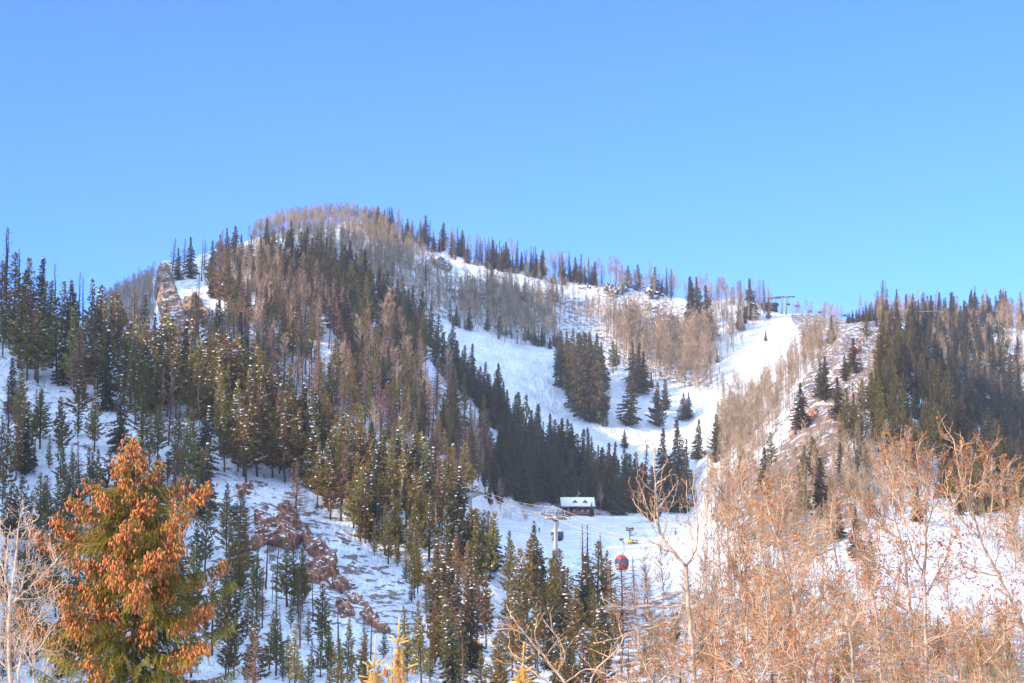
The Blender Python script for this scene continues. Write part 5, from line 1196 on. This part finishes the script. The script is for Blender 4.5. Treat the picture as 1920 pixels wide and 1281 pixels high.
b = MB(); b.tube([(T3 + (T2 - T3) * t if t < 1 else T2 + (T1 - T2) * (t - 1) if t < 2 else T1 + (T0 - T1) * (t - 2)) + np.array([0, 0, 1.7]) - np.array([0, 0, 3.0 * (t % 1) * (1 - t % 1)]) for t in np.linspace(0, 3, 70)], .028, 5)
tag(b.build('signal_cable', M['rope'], None, True), 'thin upper signal cable hung over the lift towers', 'cable', 'ropes of the gondola lift')

def rope_t(side, px):
    ts = np.linspace(0, 2, 400); xs = [proj(rope_pt(side, t))[0] for t in ts]; return float(ts[int(np.argmin(np.abs(np.array(xs) - px)))])
def cabin(side, t, label, body, rz, roofm):
    p = rope_pt(side, t); r = thing('gondola_cabin', label, 'gondola cabin', tuple(p + np.array([0, 0, -5.2 * .8])), rz, 'gondola cabins'); r.scale = (.8, .8, .8)
    def egg(z0, z1, k, pw=3.0, n=28, inset=0):
        V = []; zs = np.linspace(z0, z1, 7)
        for z in zs:
            e = 1.12 * (1 - abs((z - 1.1) / 1.42) ** 2.6) ** (1 / 2.3) + k
            for i in range(n):
                a = 2 * math.pi * i / n; c, s = math.cos(a), math.sin(a)
                V.append((e * abs(c) ** (2 / pw) * (1 if c > 0 else -1), e * .93 * abs(s) ** (2 / pw) * (1 if s > 0 else -1), z))
        F = [(i * n + j, i * n + (j + 1) % n, (i + 1) * n + (j + 1) % n, (i + 1) * n + j) for i in range(6) for j in range(n)]
        F += [tuple(range(n))[::-1], tuple(range(6 * n, 7 * n))]; return V, F
    m = MB(); m.add(*egg(-.1, .85, 0)); m.build('lower_body', M[body], r, True)
    m = MB(); m.add(*egg(.85, 1.75, -.02)); m.build('window_band', M['glass'], r, True)
    m = MB(); m.add(*egg(1.75, 2.4, 0)); m.build('roof', M[roofm], r, True)
    m = MB()
    for sx in (-1, 1):
        for sy in (-.55, 0, .55): m.box((sx * 1.1, sy, 1.25), (.07, .07, 1.1))
    for sy in (-1, 1):
        for sx in (-.6, .6): m.box((sx, sy * 1.03, 1.25), (.07, .07, 1.1))
    m.build('window_posts', M[body], r)
    m = MB(); m.box((1.12, 0, .95), (.05, .95, 1.7)); m.box((1.155, 0, .95), (.03, .05, 1.7)); m.build('door', M[roofm], r)
    m = MB(); m.tube([(0, 0, 2.35), (0, -.55, 3.0), (0, -.55, 4.6), (0, 0, 5.2)], .07, 6); m.box((0, 0, 2.45), (1.1, .5, .12)); m.build('hanger', M['darkmetal'], r)
    m = MB(); m.box((0, 0, 5.2), (.7, .25, .3)); m.tube([(-.3, -.14, 5.35), (-.3, .14, 5.35)], .14, 8); m.tube([(.3, -.14, 5.35), (.3, .14, 5.35)], .14, 8); m.build('grip', M['darkmetal'], r)
    m = MB()
    for i in range(3): m.box((-1.2, -.35 + i * .3, .55), (.12, .05, .9))
    m.box((-1.22, 0, .35), (.2, .95, .06)); m.box((-1.22, 0, .9), (.2, .95, .06)); m.build('ski_rack', M['silver'], r)
cabin(-1, rope_t(-1, 1045), 'dark gondola cabin with a silver roof behind the near lift tower', 'cabdark', .5, 'silver')
cabin(1, rope_t(1, 1166), 'red gondola cabin with blue windows hanging above the orange brush', 'redpaint', .8, 'redpaint')

# lodge
hx, hd = 1083, 603.0; hb = ground_at(hx, hd); sc = hd / FOC
lodge = thing('lodge', 'snow roofed red brown log lodge with two dormers at the foot of the wood', 'lodge', (hb[0], hb[1] + 2.5, hb[2] - .2), .04)
wz = 2.6; Lw = 10.0; Dw = 6.6; rh = 2.5
b = MB(); b.box((0, 0, wz / 2), (Lw - .4, Dw - .6, wz))
for s in (-1, 1): b.prism([(0, 0)] * 0 or [(-Dw / 2 + .3, wz), (Dw / 2 - .3, wz), (0, wz + rh - .2)], 0, .1) if False else None
wl_ = b.build('wall', M['wallred'], lodge)
b = MB()
for s in (-1, 1): b.add([(s * (Lw / 2 - .2), -Dw / 2 + .3, wz), (s * (Lw / 2 - .2), Dw / 2 - .3, wz), (s * (Lw / 2 - .2), 0, wz + rh - .15), (s * (Lw / 2 - .35), -Dw / 2 + .3, wz), (s * (Lw / 2 - .35), Dw / 2 - .3, wz), (s * (Lw / 2 - .35), 0, wz + rh - .15)], [(0, 1, 2), (3, 5, 4), (0, 3, 4, 1), (1, 4, 5, 2), (0, 2, 5, 3)])
b.build('gable', M['wallred'], lodge)
b = MB(); X = Lw / 2 + .35
pr = [(-Dw / 2 - .5, wz - .25), (0, wz + rh), (Dw / 2 + .5, wz - .25), (Dw / 2 + .5, wz - .02), (0, wz + rh + .28), (-Dw / 2 - .5, wz - .02)]
V = [(-X, y, z) for y, z in pr] + [(X, y, z) for y, z in pr]; n = 6
b.add(V, [tuple(range(n)), tuple(range(n, 2 * n))[::-1]] + [(i, i + n, (i + 1) % n + n, (i + 1) % n) for i in range(n)]); rf = b.build('roof', M['trim'], lodge)
b = MB(); X += .03; pr = [(-Dw / 2 - .55, wz + .0), (0, wz + rh + .30), (Dw / 2 + .55, wz + .0), (Dw / 2 + .6, wz + .32), (0, wz + rh + .66), (-Dw / 2 - .6, wz + .32)]
V = [(-X, y, z) for y, z in pr] + [(X, y, z) for y, z in pr]
b.add(V, [tuple(range(n)), tuple(range(n, 2 * n))[::-1]] + [(i, i + n, (i + 1) % n + n, (i + 1) % n) for i in range(n)]); b.build('roof_snow', M['snow'], rf)
b = MB(); b.tube([(.15, .3, wz + rh), (.15, .3, wz + rh + 1.3)], .13, 8); b.tube([(.15, .3, wz + rh + 1.3), (.15, .3, wz + rh + 1.42)], .2, 8); b.build('chimney_pipe', M['steel'], rf)
for dx in (-.9, 2.3):
    d_ = thing('dormer', None, None); d_.parent = lodge; d_.location = (dx, -Dw / 2 + .75, wz + .45)
    b = MB(); b.box((0, .9, .42), (1.05, 1.9, 1.0)); b.build('dormer_wall', M['wallred'], d_)
    b = MB(); pr = [(-.8, .72), (0, 1.65), (.8, .72), (.8, .9), (0, 1.85), (-.8, .9)]
    b.prism(pr, -.2, 2.2); b.build('dormer_roof', M['trim'], d_)
    b = MB(); b.box((0, -.08, .5), (.62, .06, .72)); w_ = b.build('window', M['curtain'], d_)
    b.__init__(); b.box((0, -.13, .5), (.05, .05, .72)); b.box((0, -.13, .5), (.62, .05, .05)); b.build('muntin', M['trim'], d_)
for dx in (-3.2, -1.2, 1.4, 3.2):
    b = MB(); b.box((dx, -Dw / 2 + .28, 1.35), (.9, .1, .95)); w_ = b.build('window', M['curtain'], lodge)
    b = MB(); b.box((dx, -Dw / 2 + .2, 1.86), (1.1, .08, .1)); b.box((dx, -Dw / 2 + .2, .84), (1.1, .08, .1)); b.box((dx - .5, -Dw / 2 + .2, 1.35), (.1, .08, .92)); b.box((dx + .5, -Dw / 2 + .2, 1.35), (.1, .08, .92)); b.build('window_frame', M['trim'], w_)
b = MB(); b.box((0, -Dw / 2 + .28, 1.0), (.9, .08, 2.0)); b.build('door', M['trim'], lodge)
b = MB(); b.box((-4.2, -Dw / 2 - 1.0, 2.5), (2.4, 2.2, .18)); b.box((-5.2, -Dw / 2 - 1.9, 1.2), (.15, .15, 2.5)); b.box((-3.2, -Dw / 2 - 1.9, 1.2), (.15, .15, 2.5)); b.build('porch', M['wood'], lodge)
b = MB(); b.box((0, -Dw / 2 - 1.8, .35), (13.5, 3.4, .2))
for i in range(14): b.box((-6.6 + i * 1.015, -Dw / 2 - 3.4, .55), (.14, .14, 1.4))
for z in (.75, 1.1): b.box((0, -Dw / 2 - 3.4, z), (13.4, .08, .12))
b.build('deck', M['wood'], lodge)
fb = ground_at(1020, 600); fe = ground_at(1056, 600); f_ = thing('rail_fence', 'snow topped wooden rail fence left of the lodge', 'fence', tuple(fb))
fl = fe - fb; b = MB()
for i in range(7): b.box(fl * i / 6 + (0, 0, .5), (.16, .16, 1.3))
b.build('posts', M['wood'], f_); b = MB()
for z in (.5, .95): b.tube([(0, 0, z), fl + (0, 0, z)], .09, 5)
b.build('rails', M['wood'], f_); b = MB(); b.tube([(0, 0, 1.12), fl + (0, 0, 1.12)], .14, 6); b.build('snow_cap', M['snow'], f_)
fb = ground_at(1118, 600); fe = ground_at(1134, 600); f_ = thing('rail_fence', 'short wooden rail fence right of the lodge', 'fence', tuple(fb)); fl = fe - fb; b = MB()
for i in range(4): b.box(fl * i / 3 + (0, 0, .5), (.16, .16, 1.3))
b.build('posts', M['wood'], f_); b = MB()
for z in (.5, .95): b.tube([(0, 0, z), fl + (0, 0, z)], .09, 5)
b.build('rails', M['wood'], f_)

# snow gun
gp, gd = ground(1181, 1020); s = gd / FOC; gun = thing('snow_gun', 'snow making gun on a pole with a yellow crash pad at its foot', 'snow gun', tuple(gp), 0)
hh = 30 * s
b = MB(); b.tube([(0, 0, -.3), (0, 0, hh * .9)], .16, 8); b.build('pole', M['darkmetal'], gun)
b = MB(); b.tube([(0, 0, .05), (0, 0, 7.5 * s)], .55, 10); b.build('crash_pad', M['yellow'], gun, True)
b = MB(); b.tube([(-.75, -.5, hh * .9 + .1), (-.1, .1, hh * .9)], [.5, .42], 12); b.build('fan_barrel', M['darkmetal'], gun)
b = MB(); b.tube([(.75, -.4, hh * .9 + .1), (.2, .1, hh * .9)], [.5, .42], 12); b.build('fan_barrel', M['darkmetal'], gun)
b = MB(); b.box((.95, 0, hh * .56), (1.3, .9, .12)); b.tube([(0, 0, hh * .53), (.9, 0, hh * .53)], .06, 5)
for x in (.35, 1.55):
    for y in (-.42, .42): b.tube([(x, y, hh * .56), (x, y, hh * .56 + 1)], .03, 4)
b.build('platform', M['darkmetal'], gun)
for k, x in enumerate((1187, 1193)):
    q, _ = ground(x, 1019); b = MB(); b.add([(-.55, -.5, 0), (.55, -.5, 0), (.55, .5, 0), (-.55, .5, 0), (0, 0, 1.25 + .15 * k)], [(0, 1, 4), (1, 2, 4), (2, 3, 4), (3, 0, 4), (0, 3, 2, 1)])
    o = b.build('tarp_cover', M['black'] if 0 else M['wood']); o.location = q; tag(o, ('left' if k == 0 else 'right') + ' one of two pointed brown covers beside the snow gun', 'tarp cover')

# skiers
def skier(px, py, m, label, hpx, lean):
    g0, d = ground(px, py); hgt = hpx * d / FOC; r = thing('person', label, 'person', tuple(g0), random.uniform(0, 1)); r.scale = (hgt / 1.75,) * 3
    me = bpy.data.meshes.new('body'); J = [(0, 0, .95), (0, 0, 1.2), (0, .02, 1.42), (0, .03, 1.52), (0, .05, 1.66), (.10, 0, .9), (.13, -.08, .5), (.14, .02, .08), (.15, -.14, .04), (-.10, 0, .9), (-.13, -.08, .5), (-.14, .02, .08), (-.15, -.14, .04),
         (.2, .02, 1.4), (.3, -.1, 1.15), (.27, -.32, 1.05), (-.2, .02, 1.4), (-.3, -.1, 1.15), (-.27, -.32, 1.05)]
    E = [(0, 1), (1, 2), (2, 3), (3, 4), (0, 5), (5, 6), (6, 7), (7, 8), (0, 9), (9, 10), (10, 11), (11, 12), (2, 13), (13, 14), (14, 15), (2, 16), (16, 17), (17, 18)]
    me.from_pydata([(x, y + lean * (z - .9), z) for x, y, z in J], E, []); me.materials.append(M[m]); o = link('body', me, r)
    md = o.modifiers.new('skin', 'SKIN'); o.modifiers.new('sub', 'SUBSURF').levels = 1
    R = [.15, .16, .17, .06, .10, .1, .075, .06, .05, .1, .075, .06, .05, .08, .06, .045, .08, .06, .045]
    for v, q in zip(me.skin_vertices[0].data, R): v.radius = (q, q)
    me.skin_vertices[0].data[0].use_root = True
    b = MB(); b.blob((0, .05 + lean * .8, 1.71), (.13, .14, .12), 0, 0, 8, 5); b.build('helmet', M['black'], r, True)
    for k in (-1, 1):
        b = MB(); b.tube([(k * .15, -.95, .12), (k * .15, -.75, .02), (k * .15, .75, .02)], [.02, .045, .04], 4); b.build('ski', M['black'], r)
        b = MB(); b.tube([(k * .28, -.33, 1.08), (k * .42, .1, .05)], .015, 4); b.build('ski_pole', M['darkmetal'], r)
skier(1011, 999, 'black', 'skier in dark clothes standing on the piste left of the near lift tower', 10, .1)
skier(1000, 997, 'greycloth', 'skier in pale grey clothes just left of the dark one', 9, .1)

# chairlift at the saddle
def tstation(px, py, d, h, wdt, label, grp):
    g0 = ground_at(px, d); top = P3(px, py, d); h = top[2] - g0[2]; t = thing('lift_pole', label, 'lift pole', tuple(g0), 0, grp)
    b = MB(); b.tube([(0, 0, -.5), (0, 0, h)], [.5, .36], 10); b.build('post', M['wood'], t)
    b = MB(); b.box((0, 0, h - .2), (wdt, .4, .45)); 
    for k in (-1, 1): b.box((k * wdt * .42, 0, h - .55), (.35, 1.6, .4))
    b.build('crossarm', M['darkmetal'], t); return top
def gz(px, d): return ground_at(px, d)
d9 = 940.0
tA = tstation(1454, 558, d9 + 6, 0, 7, 'leftmost of the three wooden lift poles at the saddle', None)
tB = tstation(1466, 556, d9, 0, 8, 'middle one of the three wooden lift poles at the saddle', None)
tC = tstation(1474, 555, d9 - 4, 0, 9, 'rightmost wooden lift pole at the saddle, where the chair rope leaves', None)
g0 = gz(1442, d9 + 4); st = thing('lift_station', 'dark brown lift station shed on the saddle left of the lift poles', 'lift station', tuple(g0 + np.array([0, 0, -.8])))
b = MB(); b.box((0, 0, 1.4), (8, 4, 3)); b.build('wall', M['bark'], st)
b = MB(); b.prism([(-4.8, 2.9), (4.8, 2.9), (3.9, 4.1), (-3.9, 4.1)], -2.6, 2.6); b.build('roof', M['darkmetal'], st)
b = MB(); b.tube([(3, -2.4, .2), (3, -2.4, 2.8)], .12, 6); b.box((1.2, -2.1, 1.7), (2.2, .2, 1.1)); b.box((-2.6, -2.1, 1.7), (1.8, .2, 1.1)); b.build('windows', M['glass'], st)
cE = P3(1640, 578, 900.0); cS = tC
def crope(u, off=0.0): return cS + (cE - cS) * u + np.array([0, off, -6.0 * 4 * u * (1 - u) * .5])
for off, lb in ((0, 'upper rope of the chairlift spanning the saddle'), (5, 'lower rope of the chairlift spanning the saddle')):
    b = MB(); b.tube([crope(u, off) - np.array([0, 0, off * .15]) for u in np.linspace(0, 1, 30)], .035, 4); tag(b.build('chairlift_rope', M['rope']), lb, 'cable', 'chairlift ropes')
def chair(px, k):
    u = (px - 1474) / (1640 - 1474); p = crope(u, 0 if k % 2 else 5); q = thing('lift_chair', ['first', 'second', 'third', 'fourth', 'fifth', 'sixth', 'seventh', 'eighth'][k] + ' chairlift chair from the left on the rope over the saddle', 'lift chair', tuple(p + np.array([0, 0, -3.6])), random.uniform(-.2, .2), 'chairs of the chairlift')
    b = MB(); b.tube([(0, 0, 3.6), (0, 0, 2.2), (0, .3, 1.5), (-.9, .3, 1.3)], .07, 5); b.tube([(0, .3, 1.5), (.9, .3, 1.3)], .07, 5); b.tube([(-.9, .3, 1.3), (-.9, .2, .4)], .07, 5); b.tube([(.9, .3, 1.3), (.9, .2, .4)], .07, 5); b.build('hanger', M['darkmetal'], q)
    b = MB(); b.box((0, 0, .35), (2.2, .75, .18)); b.build('seat', M['darkmetal'], q)
    b = MB(); b.box((0, .36, .85), (2.2, .14, .7)); b.build('backrest', M['darkmetal'], q)
for k, px in enumerate((1480, 1495, 1522, 1539, 1567, 1584, 1612, 1628)): chair(px, k)
# white lift post on the skyline and its rope to the right
wp = P3(1664, 572, 900.0); g0 = ground_at(1664, 900.0); t = thing('lift_pole', 'pale steel lift post standing before the narrow firs on the right skyline', 'lift pole', tuple(g0))
h = wp[2] - g0[2]; b = MB(); b.tube([(0, 0, -.5), (0, 0, h)], [.5, .4], 10); b.build('post', M['silver'], t); b = MB(); b.box((0, 0, h), (8, .4, .4)); b.build('crossarm', M['darkmetal'], t)
b = MB(); e = P3(1760, 583, 700.0); b.tube([wp + (e - wp) * u + np.array([0, 0, -3 * 4 * u * (1 - u) * .4]) for u in np.linspace(-.25, 1, 25)], .05, 4); tag(b.build('lift_cable', M['rope']), 'pale lift cable crossing the right skyline trees', 'cable')

# ------------------------------------------------------------------ thin winter air
def haze(density):
    m = bpy.data.materials.new('haze'); m.use_nodes = True; nt = m.node_tree
    for n in list(nt.nodes):
        if n.type != 'OUTPUT_MATERIAL': nt.nodes.remove(n)
    v = nt.nodes.new('ShaderNodeVolumePrincipled'); v.inputs['Color'].default_value = (.80, .88, 1, 1); v.inputs['Density'].default_value = density; v.inputs['Anisotropy'].default_value = .2
    nt.links.new(v.outputs[0], nt.nodes['Material Output'].inputs['Volume'])
    b = MB(); b.box((0, 1000, 145), (7000, 6000, 330)); tag(b.build('haze', m), 'thin pale winter haze over the valley', 'haze', kind='stuff')
HAZE = 0.00010
if HAZE: haze(HAZE)
